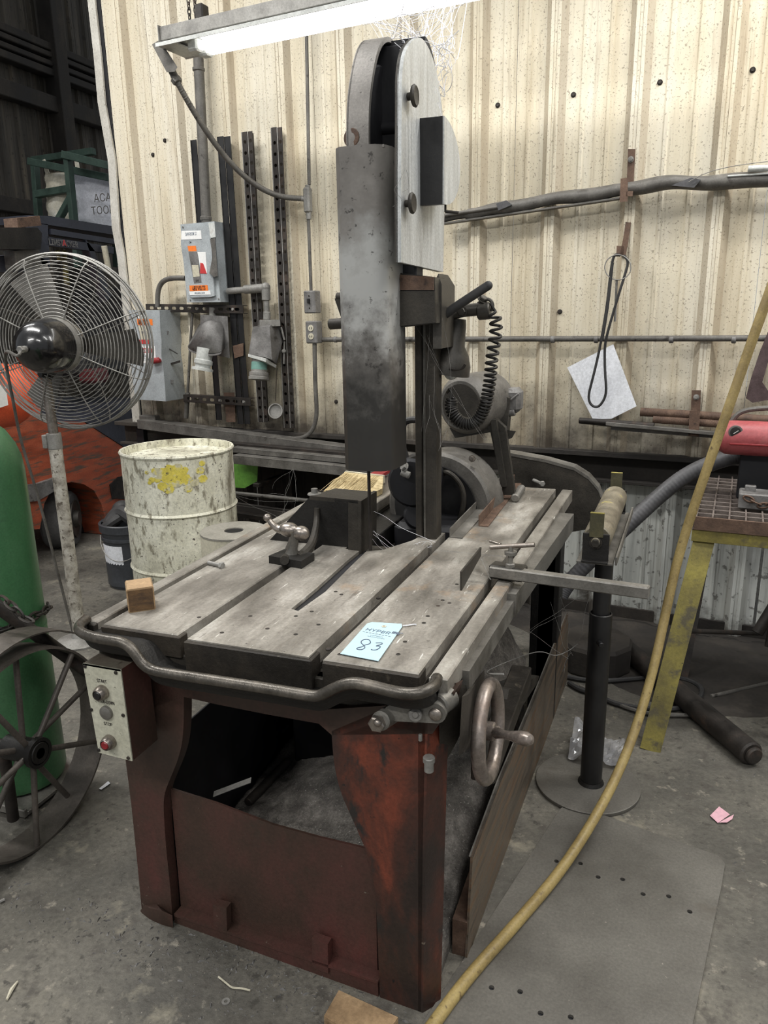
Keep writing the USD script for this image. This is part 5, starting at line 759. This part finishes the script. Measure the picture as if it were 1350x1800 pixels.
vc = Z(1362, 894, yt); vz = obox(vc+ZU*.029, GA, [.12, .05, .028], .004); q.p('block', vz, m_gdirt); q.p('lug', obox(vc+ga*-.085+ZU*.066, GA, [.018, .012, .012], .002), m_gdirt); q.p('chain', chain([vc+ga*(-.10+.03*k)-gb*(.054)+ZU*(.045-.012*(k % 3)) for k in range(7)], .026, .0035, .009), m_rust)
hz_ = spl([Y(985, 1048, 2.95), Y(1000, 1025, 2.97), Y(1080, 945, 3.02), Y(1150, 880, 3.08), Y(1220, 828, 3.12), Y(1290, 803, 3.12), Y(1310, 800, 3.12)], 260)
i = np.arange(260); one('dust_hose', tube(hz_, .031+.0004*np.sin(i*1.55), 16), m_hoseg, 'thick grey ribbed dust hose slanting down behind the roller stand', 'hose')
one('round_bar', J(cyl(Z(1085, 1128, .042), Z(1322, 1326, .042), .042), cyl(Z(1322, 1326, .042), Z(1328, 1331, .042), .030)), m_strut, 'thick dirty round bar lying on the floor by the bench', 'bar')
one('iron_weight', lathe([(.001, 0), (.15, 0), (.155, .01), (.155, .11), (.145, .125), (.001, .13)], Z(1045, 1168)*[1, 1, 0], ZU, 10), m_soot, 'dark heavy iron block on the floor behind the roller stand', 'weight', sm=False)
cb_ = spl([Z(x, y, .012) for x, y in ((990, 1188), (1040, 1196), (1130, 1192), (1195, 1192), (1228, 1205), (1232, 1222), (1205, 1242), (1150, 1246), (1080, 1236), (1050, 1222), (1020, 1212), (1000, 1200))], 110)
one('floor_cable', tube(cb_, .010, 8), m_rub, 'black cable looped on the floor by the yellow bench leg', 'cable'); one('floor_pipe', tube(spl([Z(x, y, .012) for x, y in ((1020, 1206), (1055, 1222), (1105, 1245), (1160, 1256), (1215, 1257))], 30), .008, 8), m_pipe, 'thin dirty pipe under the cable loop on the floor', 'pipe')
one('floor_rod', cyl(Z(1250, 1224, .009), Z(1400, 1190, .009), .008), m_pipe, 'thin steel rod lying on the dirty floor under the bench', 'rod')
# clear film by the roller stand
gx, gy = np.meshgrid(np.linspace(-.20, .09, 34), np.linspace(2.32, 2.62, 34), indexing='ij'); n_ = meshkit.fbm(np.stack([gx*16, gy*16, 0*gx], -1), 4, 3); hz2 = .022+.11*np.clip(n_-.3, 0, 1)
q = [Z(x, y)[:2] for x, y in ((958, 1300), (985, 1285), (1030, 1300), (1090, 1320), (1098, 1345), (1085, 1362), (1000, 1352), (960, 1330))]; pm = Polygon(q)
vv = np.c_[gx.ravel(), gy.ravel(), hz2.ravel()]; ff = []
for i in range(33):
    for j in range(33):
        if pm.contains(Point(gx[i, j], gy[i, j])): a = i*34+j; ff += [[a, a+34, a+35], [a, a+35, a+1]]
fm = trimesh.Trimesh(vv, ff, process=False); fm.remove_unreferenced_vertices(); one('plastic_film', fm, m_clear, 'crumpled clear plastic film on the floor behind the roller stand', 'film', sm=False)
one('pink_note', J(planar([Z(x, y, .004) for x, y in ((1248, 1434), (1264, 1418), (1283, 1432), (1262, 1447))], ZU*.001), planar([Z(x, y, .006) for x, y in ((1264, 1446), (1290, 1432), (1287, 1440), (1278, 1446))], ZU*.001)), m_pink, 'folded pink paper slip lying on the concrete', 'paper', sm=False)
one('washer', lathe([(.004, 0), (.0095, 0), (.0095, .0018), (.004, .0018)], Z(397, 1761), ZU, 24, True), m_galv, 'shiny washer on the floor in front of the saw', 'washer')
one('twig', tube(spl([Z(x, y, .005) for x, y in ((384, 1717), (400, 1730), (409, 1736), (420, 1737), (440, 1741))], 20), .0022, 6), m_core, 'thin pale twig on the floor near the washer', 'twig'); one('wood_chip', tube([Z(12, 1757, .004), Z(20, 1740, .006), Z(31, 1725, .004)], [.003, .005, .002], 6), m_core, 'small curled wood sliver on the floor near the corner', 'sliver')
one('cable_end', tube([Z(0, 1585, .006), Z(8, 1581, .006)], .004, 6), m_galv, 'bright cable end on the floor at the left border', 'cable'); one('white_scrap', hull([Z(x, y, h) for x, y in ((174, 1386), (190, 1373), (194, 1377), (178, 1388)) for h in (0, .006)]), m_paper, 'small white scrap on the floor by the cart wheel', 'scrap')
wd = [Z(570, 1800), Z(596, 1754), Z(700, 1802), Z(660, 1860)]; one('wood_offcut', hull([p+ZU*h for p in wd for h in (0, .022)]), m_wood, 'wood offcut on the floor against the front of the saw', 'offcut', sm=False)
# ================================================================ left: fan, cylinder and its cart, drum, bucket, spool
q = T('pedestal_fan', 'big pedestal fan with a wire guard and black motor', 'fan'); fc_ = Y(121, 603, 2.70); fa = np.array([.22, -.975, -.03]); fa /= np.linalg.norm(fa); _, fu, fv = basis(fa); RF = .372
def ring(r, off, rad=.0022, n=64): t = np.linspace(0, 2*np.pi, n+1)[:-1]; return tube(fc_+fa*off+r*(np.outer(np.cos(t), fu)+np.outer(np.sin(t), fv)), rad, 5, True)
dome_ = lambda r: .075*(1-(r/RF)**2)**.5 if r < RF else 0
for r in np.arange(.075, RF, .0148): q.p('guard_ring', ring(r, dome_(r)+.03), m_galv)
for r in np.arange(.075, RF, .0298): q.p('guard_ring', ring(r, -dome_(r)-.03, .002, 48), m_pipe)
q.p('guard_rim', J(ring(RF, .03, .005), ring(RF, -.03, .005), ring(RF+.002, 0, .004)), m_galv)
for k in range(8):
    a = .35+k*np.pi/4; d = np.cos(a)*fu+np.sin(a)*fv
    q.p('guard_spoke', tube([fc_+fa*(dome_(r)+.034)+d*r for r in np.linspace(.06, RF, 12)], .0026, 5), m_galv); q.p('guard_spoke', tube([fc_-fa*(dome_(r)+.034)+d*r for r in np.linspace(.05, RF, 10)], .0026, 5), m_pipe); q.p('guard_clip', cyl(fc_+d*RF+fa*.033, fc_+d*RF-fa*.033, .0035), m_pipe)
for k in range(3):
    a = .9+k*2.094; d = np.cos(a)*fu+np.sin(a)*fv; e_ = np.cross(fa, d); q.p('blade', hull([fc_+d*.05+e_*.03+fa*.012, fc_+d*.05-e_*.03-fa*.012, fc_+d*.31+e_*.105+fa*.03, fc_+d*.33-e_*.06-fa*.03, fc_+d*.34+e_*.02, fc_+d*.05+e_*.03+fa*.014, fc_+d*.31+e_*.105+fa*.032]), m_pipe)
mB = fc_+fa*.05; q.p('motor', J(lathe([(.001, -.02), (.094, -.02), (.106, 0), (.112, .05), (.112, .14), (.104, .19), (.084, .235), (.045, .26), (.001, .27)], mB, fa, 36), *[ball(mB+fa*.2+.062*(np.cos(a)*fu+np.sin(a)*fv), .009) for a in np.arange(0, 6.2, 1.05)]), M('glossy_black', s(20, 19, 20), 8, .18, 0, .05, 90, coat=.6), label='glossy black fan motor'); q.p('motor_label', lathe([(.1115, .03), (.1132, .03), (.1132, .09), (.1115, .09)], mB, fa, 36, True), m_galv)
q.p('motor_end', J(lathe([(.042, 0), (.042, .012), (.03, .014), (.001, .014)], mB+fa*.24, fa, 28), cyl(mB+fa*.25+fu*.0, mB+fa*.285, .012)), m_black); q.p('cord_gland', J(cyl(mB+fa*.28, mB+fa*.31, .013), hexnut(mB+fa*.305, fa, .015, .016)), m_galv)
bp_ = Z(142, 1128); PXY = bp_[:2]; top_ = np.array([*PXY, Y(88, 660, PXY[1])[2]])
q.p('yoke', J(hull([p for p in (mB+fa*.06-fv*0-ZU*.07+fu*.03, mB+fa*.02-ZU*.07-fu*.03, mB+fa*.1-ZU*.07, top_+ZU*.05+fu*.025, top_+ZU*.05-fu*.025, top_-ZU*.02+fu*.02, top_-ZU*.02-fu*.02, top_+fa*.03, mB+fa*.06-ZU*.075)]), bolt(top_+fa*.03+ZU*.01, fa, .014)), m_black)
mid = np.array([*PXY, Y(95, 775, PXY[1])[2]]); q.p('upper_tube', cyl(mid-ZU*.04, top_+ZU*.03, .021), m_bright, label='bright upper tube'); q.p('clamp_collar', J(lathe([(.001, -.035), (.03, -.035), (.032, -.03), (.032, .03), (.03, .035), (.001, .035)], mid, ZU, 28), obox(mid+np.array([-.025, -.025, 0]), np.eye(3), [.012, .012, .03], .003)), m_galv); q.p('lower_tube', cyl([*PXY, 0.02], mid, .029), M('flaking_white_tube', [(.3, s(120, 114, 104)), (.5, s(178, 172, 160)), (.7, s(200, 196, 186))], 26, .55, .1, .25, 120, spk=((40, .56, .64, s(96, 88, 78)),)), label='flaking white lower tube'); q.p('base', lathe([(.001, 0), (.11, 0), (.11, .01), (.04, .03), (.03, .05), (.001, .05)], [*PXY, 0], ZU, 28), m_galv)
q.p('power_cord', tube(spl([mB+fa*.31, mB+fa*.33-ZU*.02, Y(10, 620, 2.42), Y(22, 700, 2.5), Y(36, 770, 2.55), Y(60, 850, 2.6), Y(100, 1000, 2.65), Y(128, 1110, 2.68)], 60), .0065, 8), m_pipe)
cc = Z(46, 1378); q = T('gas_cylinder', 'tall green gas cylinder standing on the cart', 'cylinder'); rC = .132
q.p('shell', lathe([(.001, .03), (rC-.03, .03), (rC-.008, .038), (rC, .06), (rC, 1.06), (rC-.004, 1.10), (rC-.016, 1.14), (rC-.038, 1.18), (rC-.07, 1.21), (.03, 1.23), (.024, 1.27), (.001, 1.27)], [cc[0], cc[1], 0], ZU, 64), m_green); q.p('valve', J(cyl([cc[0], cc[1], 1.27], [cc[0], cc[1], 1.34], .014), cyl([cc[0]-.04, cc[1], 1.315], [cc[0]+.03, cc[1], 1.315], .011), lathe([(.001, 0), (.026, 0), (.026, .014), (.001, .014)], [cc[0], cc[1], 1.345], ZU, 16)), m_galv)
q.p('faded_label', lathe([(rC+.0003, .56), (rC+.0012, .56), (rC+.0012, .565), (rC+.0003, .565)], [cc[0], cc[1], 0], ZU, 40, True), m_green)
q = T('chain_loop', 'rusty steel chain wrapped round the green cylinder', 'chain'); t = np.linspace(-2.2, .9, 40); zc_ = X(100, 1048, cc[0]+.1)[2]-.02
q.p('links', chain([[cc[0]+(rC+.010)*np.cos(a), cc[1]+(rC+.010)*np.sin(a), zc_+.012*np.cos(a*2)] for a in t], .03, .0042, .0115), m_strut); q.p('tail', chain(spl([Y(0, 1052, cc[1]-.16), Y(20, 1065, cc[1]-.165), Y(40, 1085, cc[1]-.165), Y(56, 1092, cc[1]-.16)], 20), .03, .0042, .0115), m_strut)
q = T('cylinder_cart', 'old cylinder cart with a big spoked steel wheel', 'cart'); xw = -1.605; hub = X(62, 1322, xw); RW = hub[2]; HB = np.array([xw, hub[1], RW]); wdt = .10
def rimm(x0, x1, r0_, r1_): return lathe([(r0_, 0), (r1_, 0), (r1_, x1-x0), (r0_, x1-x0)], [x0, HB[1], RW], [1, 0, 0], 72, True)
q.p('wheel_rim', rimm(xw-wdt, xw, RW-.007, RW), m_cart, label='wide flat steel wheel rim')
for k in range(10):
    a = .2+k*np.pi/5; off = -.012 if k % 2 else -.055; q.p('spoke', cyl([xw+off*.8, HB[1]+.03*np.cos(a), RW+.03*np.sin(a)], [xw+off, HB[1]+(RW-.005)*np.cos(a), RW+(RW-.005)*np.sin(a)], .0085), m_cart)
q.p('hub', J(lathe([(.001, 0), (.036, 0), (.036, .11), (.03, .12), (.001, .12)], [xw-.1, HB[1], RW], [1, 0, 0], 28), lathe([(.034, 0), (.044, 0), (.044, .018), (.034, .018)], [xw-.0, HB[1], RW], [1, 0, 0], 28, True), cyl([xw, HB[1], RW], [xw+.02, HB[1], RW], .018)), m_cast2)
q.p('axle', cyl([xw-.62, HB[1], RW], [xw, HB[1], RW], .016), m_strut)
q.p('wheel_rim', rimm(xw-.62-wdt, xw-.62, RW-.007, RW), m_cast)
for k in range(10): a = .5+k*np.pi/5; q.p('spoke', cyl([xw-.65, HB[1]+.03*np.cos(a), RW+.03*np.sin(a)], [xw-.65, HB[1]+(RW-.005)*np.cos(a), RW+(RW-.005)*np.sin(a)], .008), m_cast)
q.p('frame_tube', cyl(Y(-40, 1040, HB[1]+.05), Y(170, 1192, HB[1]+.28), .02), m_strut); q.p('frame_tube', cyl([xw-.12, HB[1], RW], [xw-.14, HB[1]+.01, .035], .017), m_strut)
q.p('toe_plate', J(bx(cc[0]-.16, cc[0]+.15, cc[1]-.14, cc[1]+.14, .012, .028), bx(cc[0]-.16, cc[0]+.15, cc[1]-.155, cc[1]-.14, .012, .04)), m_steel)
q.p('fender', J(*[hull([np.array([xw+dx, HB[1]+(RW+.045+dr)*np.cos(a_), RW+(RW+.045+dr)*np.sin(a_)]) for a_ in (a, a+.1) for dx in (-.08, .012) for dr in (0, .004)]) for a in np.arange(.95, 2.6, .1)]), m_cart, sm=False)
q = T('steel_drum', 'flaking cream steel drum sprayed with yellow paint', 'drum'); bc = Z(311, 786, .88); bR = .266; hS = .88/.803
q.p('shell', lathe([(r_, z_*hS) for r_, z_ in [(.001, 0), (bR-.004, 0), (bR, .01), (bR, .27), (bR+.008, .28), (bR, .29), (bR, .53), (bR+.008, .54), (bR, .55), (bR, .785), (bR+.006, .79), (bR+.008, .797), (bR+.004, .803), (bR-.006, .803), (bR-.008, .795), (bR-.008, .77), (.001, .765)]], [bc[0], bc[1], 0], ZU, 72), m_barrel)
mk = []
for k in range(60):
    a = rng.normal(-1.05, .22); z_ = rng.normal(.785, .026); r_ = .010+.018*rng.random(); pts = []
    for j in range(7): t = j*6.283/7; pts.append([bc[0]+(bR+.0016)*np.cos(a+r_/bR*np.cos(t)), bc[1]+(bR+.0016)*np.sin(a+r_/bR*np.cos(t)), z_+r_*.8*np.sin(t)])
    mk.append(hull(pts+[[bc[0]+(bR-.01)*np.cos(a), bc[1]+(bR-.01)*np.sin(a), z_]]))
q.p('sprayed_mark', J(*mk), m_ylsp, label='patch of yellow spray paint', kind='stuff'); q.p('lid_bung', lathe([(.001, 0), (.03, 0), (.03, .012), (.001, .012)], [bc[0]+.13, bc[1]+.05, .765*hS], ZU, 20), m_barrel)
bk_ = Z(212, 1036); q = T('plastic_bucket', 'black plastic bucket with a white label and wire handle', 'bucket'); bx0 = [bk_[0]+.0, bk_[1]+.12, 0]
q.p('pail', lathe([(.001, 0), (.125, 0), (.128, .005), (.142, .28), (.150, .283), (.150, .30), (.144, .302), (.146, .33), (.156, .333), (.158, .375), (.150, .38), (.142, .375), (.14, .02), (.001, .02)], bx0, ZU, 48), m_plast)
la = np.linspace(-2.3, -1.2, 18); q.p('label', trimesh.util.concatenate([hull([[bx0[0]+r_*np.cos(a), bx0[1]+r_*np.sin(a), z_] for a in (a0, a1) for r_, z_ in ((.138, .085), (.1445, .262), (.136, .085), (.1425, .262))]) for a0, a1 in zip(la[:-1], la[1:])]), m_paper)
q.p('wire_handle', tube(spl([[bx0[0]+.152*np.cos(a)*1.02, bx0[1]+.152*np.sin(a)*1.02, .30-.12*np.sin((a+2.6)/2.6*np.pi)] for a in np.linspace(-2.6, 0, 12)], 30), .0024, 6), m_galv)
one('greasy_rags', J(tube(spl([[bx0[0]-.09, bx0[1]-.05, .35], [bx0[0]-.04, bx0[1]+.0, .42], [bx0[0]+.05, bx0[1]-.02, .40], [bx0[0]+.12, bx0[1]-.02, .38]], 24), .045, 10), ball([bx0[0]-.06, bx0[1]+.04, .42], .06), tube(spl([[bx0[0]-.1, bx0[1]-.08, .34], [bx0[0]-.05, bx0[1]-.06, .38], [bx0[0]+.0, bx0[1]+.05, .42]], 16), .03, 10)), m_rub, 'dark rubber offcuts stuffed in the black bucket', 'scrap'); q = T('spanner', 'bright small spanner resting on the bucket rim', 'spanner'); a, c2 = Y(203, 936, bx0[1]-.09), Y(231, 930, bx0[1]-.07); q.p('shaft', cyl(a, c2, .005), m_white); q.p('jaw', J(ball(a, .009), ball(c2, .009)), m_white)
sp = Y(411, 932, 2.76); q = T('cable_reel', 'pale drum reel with a dusty round top standing beside the cream drum', 'reel'); zt = sp[2]
q.p('core', lathe([(.001, 0), (.144, 0), (.146, .01), (.146, zt-.012), (.144, zt-.008), (.001, zt-.008)], [sp[0], sp[1], 0], ZU, 48), m_core); q.p('top_disc', lathe([(.042, 0), (.147, 0), (.147, .008), (.042, .008)], [sp[0], sp[1], zt-.008], ZU, 56, True), m_coret); q.p('socket', lathe([(.001, 0), (.042, 0), (.042, .002), (.001, .002)], [sp[0], sp[1], zt-.007], ZU, 32), m_navy)
# ================================================================ next bay: forklift, orange gas bottle, rack with bags
q = T('forklift', 'battered orange forklift with a dark overhead guard', 'forklift'); xf = -3.6
def fk(px, dx, x=xf): return planar([X(a, b_, x) for a, b_ in px], [dx, 0, 0])
q.p('body', fk([(-60, 735), (40, 718), (92, 745), (148, 742), (234, 797), (262, 812), (262, 940), (192, 940), (186, 915), (178, 885), (165, 862), (147, 851), (126, 847), (106, 851), (90, 862), (78, 885), (70, 930), (-60, 935)], -.95), m_orange, label='scratched orange counterweight body')
q.p('hood', fk([(150, 742), (165, 722), (262, 700), (262, 812), (236, 797)], -.9, xf+.005), m_truck, label='dark seat hood'); q.p('side_patch', fk([(192, 852), (207, 838), (262, 832), (262, 880), (196, 876)], .008), m_strut); q.p('step', fk([(-60, 862), (60, 850), (95, 838), (98, 858), (60, 880), (-60, 895)], .03), m_gdirt)
wc = X(140, 908, xf-.02); rw = .19; wax = np.array([.88, .47, 0.]); wax /= np.linalg.norm(wax); w0 = np.array([xf-.06, wc[1]-.03, rw])
q.p('wheel', lathe([(.001, 0), (.12, 0), (.13, .0), (rw-.02, .0), (rw, .02), (rw, .16), (rw-.02, .18), (.001, .18)], w0-wax*.16, wax, 48), m_tire, label='worn solid tyre'); q.p('wheel_rim', J(lathe([(.001, .03), (.05, .03), (.06, .0), (.11, -.012), (.125, .008), (.125, .0)], w0+wax*.022, wax, 36), cyl(w0, w0+wax*.05, .04)), m_cast)
q.p('wheel_well', fk([(75, 935), (80, 880), (106, 850), (146, 850), (178, 882), (190, 938)], -.02, xf-.22), m_navy)
q.p('overhead_guard', J(fk([(52, 378), (90, 380), (250, 406), (250, 420), (90, 396), (56, 392)], -.95), fk([(90, 402), (250, 428), (250, 436), (90, 412)], -.05)), m_truck); q.p('guard_post', fk([(58, 392), (84, 394), (88, 470), (62, 474)], -.06), m_truck); q.p('guard_post', fk([(150, 420), (166, 440), (196, 520), (188, 530)], -.06), m_truck)
q.p('guard_rail', J(fk([(84, 416), (200, 434), (200, 446), (86, 432)], -.04), fk([(-20, 452), (60, 444), (86, 462), (84, 480), (-20, 478)], -.1)), m_truck)
pe = X(112, 427.5, xf+.012); q.p('lettering', text('LIMSTACKER', .035, pe, [0, 1, 0], ZU, .001, True, w=.25), m_gdirt); q.p('lettering', text('A', .035, X(113, 427.3, xf+.0125), [0, 1, 0], ZU, .001, True), m_redl)
q.p('work_lamp', J(fk([(-30, 402), (38, 402), (46, 412), (44, 440), (-30, 440)], .12)), m_cast2); q.p('tail_lamp', fk([(6, 385), (46, 381), (50, 398), (8, 402)], .1), m_rust); q.p('mast_bracket', J(fk([(6, 442), (50, 438), (56, 470), (10, 474)], .08)), m_pipe)
for k, (x0, y0, x1, y1) in enumerate(((101, 440, 106, 458), (112, 440, 118, 500))): q.p('lever', cyl(X(x0, y0, xf-.2), X(x1, y1, xf-.2), .018), m_yel)
q.p('grab_handle', cyl(X(183, 432, xf+.03), X(192, 480, xf+.03), .02), m_core)
q.p('seat', J(obox(X(140, 640, xf-.45), np.eye(3), [.24, .24, .08], .05), obox(X(150, 590, xf-.45)+[0, .22, .1], np.eye(3), [.24, .06, .24], .05)), m_rub); q.p('steering_column', cyl(X(70, 700, xf-.4), X(100, 600, xf-.4), .03), m_truck)
q.p('dash_panel', fk([(40, 640), (70, 650), (72, 735), (40, 725)], -.8, xf-.05), m_orgr)
q.p('red_canister', obox(X(165, 660, xf-.2), np.eye(3), [.08, .08, .05], .02), M('dull_dark_red', s(96, 40, 42), 8, .5, 0, .05, 90))
q = T('gas_bottle', 'bright orange round bottle with a white sticker by the fan', 'bottle'); gc = X(14, 698, xf+.36); q.p('shell', J(lathe([(.001, -.16), (.09, -.16), (.15, -.13), (.17, -.08), (.17, .08), (.15, .13), (.09, .16), (.001, .16)], gc-[.1, 0, 0], [.15, .9, 0], 40)), m_orgr); q.p('sticker', planar([X(x, y, gc[0]+.085) for x, y in ((-4, 676), (10, 680), (14, 712), (-4, 718))], [.002, 0, 0]), m_label)
yr = 7.0; q = T('storage_rack', 'green steel storage rack in the dark bay', 'rack')
def rk(x0, y0, x1, y1, w, dy=0., dep=.08): a, c2 = Y(x0, y0, yr+dy), Y(x1, y1, yr+dy); d = (c2-a)/np.linalg.norm(c2-a); e_ = np.cross(d, [0, 1, 0]); return obox((a+c2)/2, np.array([d, [0, 1, 0], e_]), [np.linalg.norm(c2-a)/2, dep/2, w/2], .005)
for a_ in ((61, 286, 74, 470, .06, 0), (119, 278, 138, 470, .055, -.5), (200, 286, 206, 470, .06, .3)): q.p('upright', rk(*a_), m_rack)
for a_ in ((52, 284, 190, 312, .07, -.3), (58, 282, 165, 266, .07, .6), (64, 342, 124, 332, .07, -.25), (104, 385, 126, 345, .05, -.3), (112, 272, 195, 292, .07, -.52)): q.p('rail', rk(*a_), m_rack)
q.p('deck', hull([Y(x, y, yy) for x, y in ((60, 400), (210, 415)) for yy in (6.4, 7.6)]+[Y(x, y, yy)-ZU*.05 for x, y in ((60, 400), (210, 415)) for yy in (6.4, 7.6)]), m_rack)
q = T('bulk_bag', 'white woven bulk bag hanging in the green rack', 'bag')
def bagm(px, dy, yb, seed):
    a = np.array([Y(x, y, yb) for x, y in px]); u_ = np.linspace(0, 1, 22); g = np.array([[(a[0]*(1-i)+a[1]*i)*(1-j)+(a[3]*(1-i)+a[2]*i)*j+np.array([0, -.10*math.sin(math.pi*i)*math.sin(math.pi*j*.9)-.05*meshkit.fbm(np.array([i*3+seed, j*9, 0.])), 0]) for i in u_] for j in u_])
    bk2 = g+[0, dy, 0]; V = np.vstack([g.reshape(-1, 3), bk2.reshape(-1, 3)]); f = []; n = 22; o = n*n
    for i in range(n-1):
        for j in range(n-1): A, B, C, D = i*n+j, i*n+j+1, (i+1)*n+j+1, (i+1)*n+j; f += [[A, B, C], [A, C, D], [o+A, o+C, o+B], [o+A, o+D, o+C]]
    for i in range(n-1):
        for A, B in ((i, i+1), (n*(n-1)+i, n*(n-1)+i+1), (i*n, i*n+n), (i*n+n-1, i*n+2*n-1)): f += [[A, B, o+B], [A, o+B, o+A]]
    return trimesh.Trimesh(V, f, process=False)
q.p('side', bagm(((81, 303), (128, 300), (140, 410), (88, 408)), .5, yr-.1, 1), m_bag, sm=True); q.p('side', bagm(((127, 300), (205, 310), (212, 412), (138, 410)), .5, yr-.15, 5), m_bagb, sm=True)
for x0, y0, x1, y1 in ((76, 281, 84, 306), (133, 272, 137, 300)): q.p('lifting_loop', rk(x0, y0, x1, y1, .05, -.18, .012), m_bag)
for t_, y0 in (('ACA', 347), ('TOOL', 369)): q.p('lettering', text(t_, .075, Y(180, y0, yr-.32), [1, 0, 0], ZU, .001), m_pipe)
# ================================================================ dirt and cobwebs
dn_ = []
for k in range(1500):
    if k < 700: x, y = rng.uniform(-2.2, .9), rng.uniform(.95, 3.4)
    else: x, y = rng.normal(-.9, .35), 1.22+abs(rng.normal(0, .09))*-1+.07
    r = .0012+.003*rng.random()**3
    if k < 900 and -1.25 < x < -.3 and 1.25 < y < 3: continue
    a = rng.uniform(0, 6.28); d = np.array([np.cos(a), np.sin(a), 0]); e_ = np.array([-d[1], d[0], 0]); p = np.array([x, y, .0]); L = r*(1+2*rng.random())
    dn_.append(trimesh.Trimesh([p+d*L, p-d*L*.8+e_*r*.5, p-d*L*.6-e_*r*.7, p+ZU*r*1.2+e_*r*.2], [[0, 1, 3], [1, 2, 3], [2, 0, 3], [0, 2, 1]], process=False))
one('floor_grit', J(*dn_), m_gdirt, 'scattered grit and metal flakes on the shop floor', 'grit', kind='stuff', sm=False)
gx, gy = np.meshgrid(np.linspace(-.75, 1.3, 70), np.linspace(0, 1, 30), indexing='ij'); wx = gx; bw = np.array([wp(a, .06+b_*.75*(0.6+.4*np.sin(a*3+1)), 0) for a, b_ in zip(gx.ravel(), gy.ravel())]); hh = .045*(1-gy.ravel())**1.5*(meshkit.fbm(bw*7, 4)+.3)+.012*meshkit.noise(bw*40)*(1-gy.ravel()); hh[gy.ravel() > .985] = -.004
one('dirt_drift', field(bw[:, 0].reshape(70, 30), bw[:, 1].reshape(70, 30), hh.reshape(70, 30)-.001, -.01), m_soot, 'drift of black dirt on the floor along the wall', 'dirt', kind='stuff', sm=True)
def web(anch, n, sag, r=.0011, jit=.02):
    o = []
    for k in range(n):
        a, c2 = anch[rng.integers(len(anch))], anch[rng.integers(len(anch))]; a = np.array(a)+rng.normal(0, jit, 3); c2 = np.array(c2)+rng.normal(0, jit, 3)
        if np.linalg.norm(a-c2) < .03: continue
        m_ = (a+c2)/2-ZU*sag*rng.random()*np.linalg.norm(a-c2)+rng.normal(0, .012, 3); o.append(tube(spl([a, (a+m_)/2+rng.normal(0, .006, 3), m_, (c2+m_)/2+rng.normal(0, .006, 3), c2], 12), r*(.5+rng.random()), 4))
    return J(*o)
yw = 2.3
one('lamp_cobweb', J(web([Y(x, y, yy) for x, y, yy in ((716, 66, 2.12), (724, 66, 2.14), (745, 30, 2.4), (800, 0, 2.7), (770, 10, 2.6), (700, 25, 2.6), (650, 30, 2.7), (790, 60, 2.35), (780, 95, 2.3))], 60, .25, .0009), web([Y(x, y, 2.28) for x, y in ((770, 90), (778, 130), (786, 75), (790, 110), (775, 165), (765, 120))], 30, .4, .0009, .012), web([Y(x, y, 2.2) for x, y in ((720, 70), (740, 100), (765, 160), (775, 200), (735, 80), (752, 130))], 12, .1, .0008, .006)), m_web, 'white dusty cobweb strung between the lamp and the saw head', 'cobweb', kind='stuff')
one('rack_cobweb', J(web([W(x, y, .41) for x, y in ((410, 868), (480, 860), (495, 830), (500, 870), (520, 880), (495, 910), (515, 825))], 12, .1, .0006, .004)), m_webd, 'grey cobweb in front of the bar rack behind the table', 'cobweb', kind='stuff')
one('table_cobweb', J(web([Y(x, y, 2.05) for x, y in ((640, 920), (648, 900), (700, 965), (760, 958), (735, 962), (652, 950))], 14, .35, .00045, .008)), m_web, 'white cobweb hanging by the saw blade in the table opening', 'cobweb', kind='stuff')
one('frame_cobweb', J(web([Y(x, y, 2.4) for x, y in ((985, 1050), (995, 1075), (1040, 1040), (960, 1060), (990, 1180), (1000, 1150), (930, 1110))], 10, .15, .0005, .006), tube(spl([X(885, 1185, -.2), Y(900, 1160, 2.0), Y(945, 1146, 2.0), Y(975, 1152, 2.1), Y(1005, 1140, 2.2), Y(1015, 1132, 2.2)], 40), .0014, 5)), m_webd, 'grey cobweb threads between the saw frame and roller stand', 'cobweb', kind='stuff')
one('post_cobweb', J(web([Y(x, y, 2.06) for x, y in ((695, 470), (725, 500), (760, 520), (750, 590), (770, 560), (735, 640), (755, 700), (745, 760), (765, 640), (775, 790), (850, 770))], 9, .12, .0003, .004), web([Y(x, y, 1.9) for x, y in ((672, 358), (690, 360), (706, 356), (712, 300), (706, 340))], 5, .2, .0004, .003)), m_webd, 'fine white cobwebs over the saw column', 'cobweb', kind='stuff')
finish()
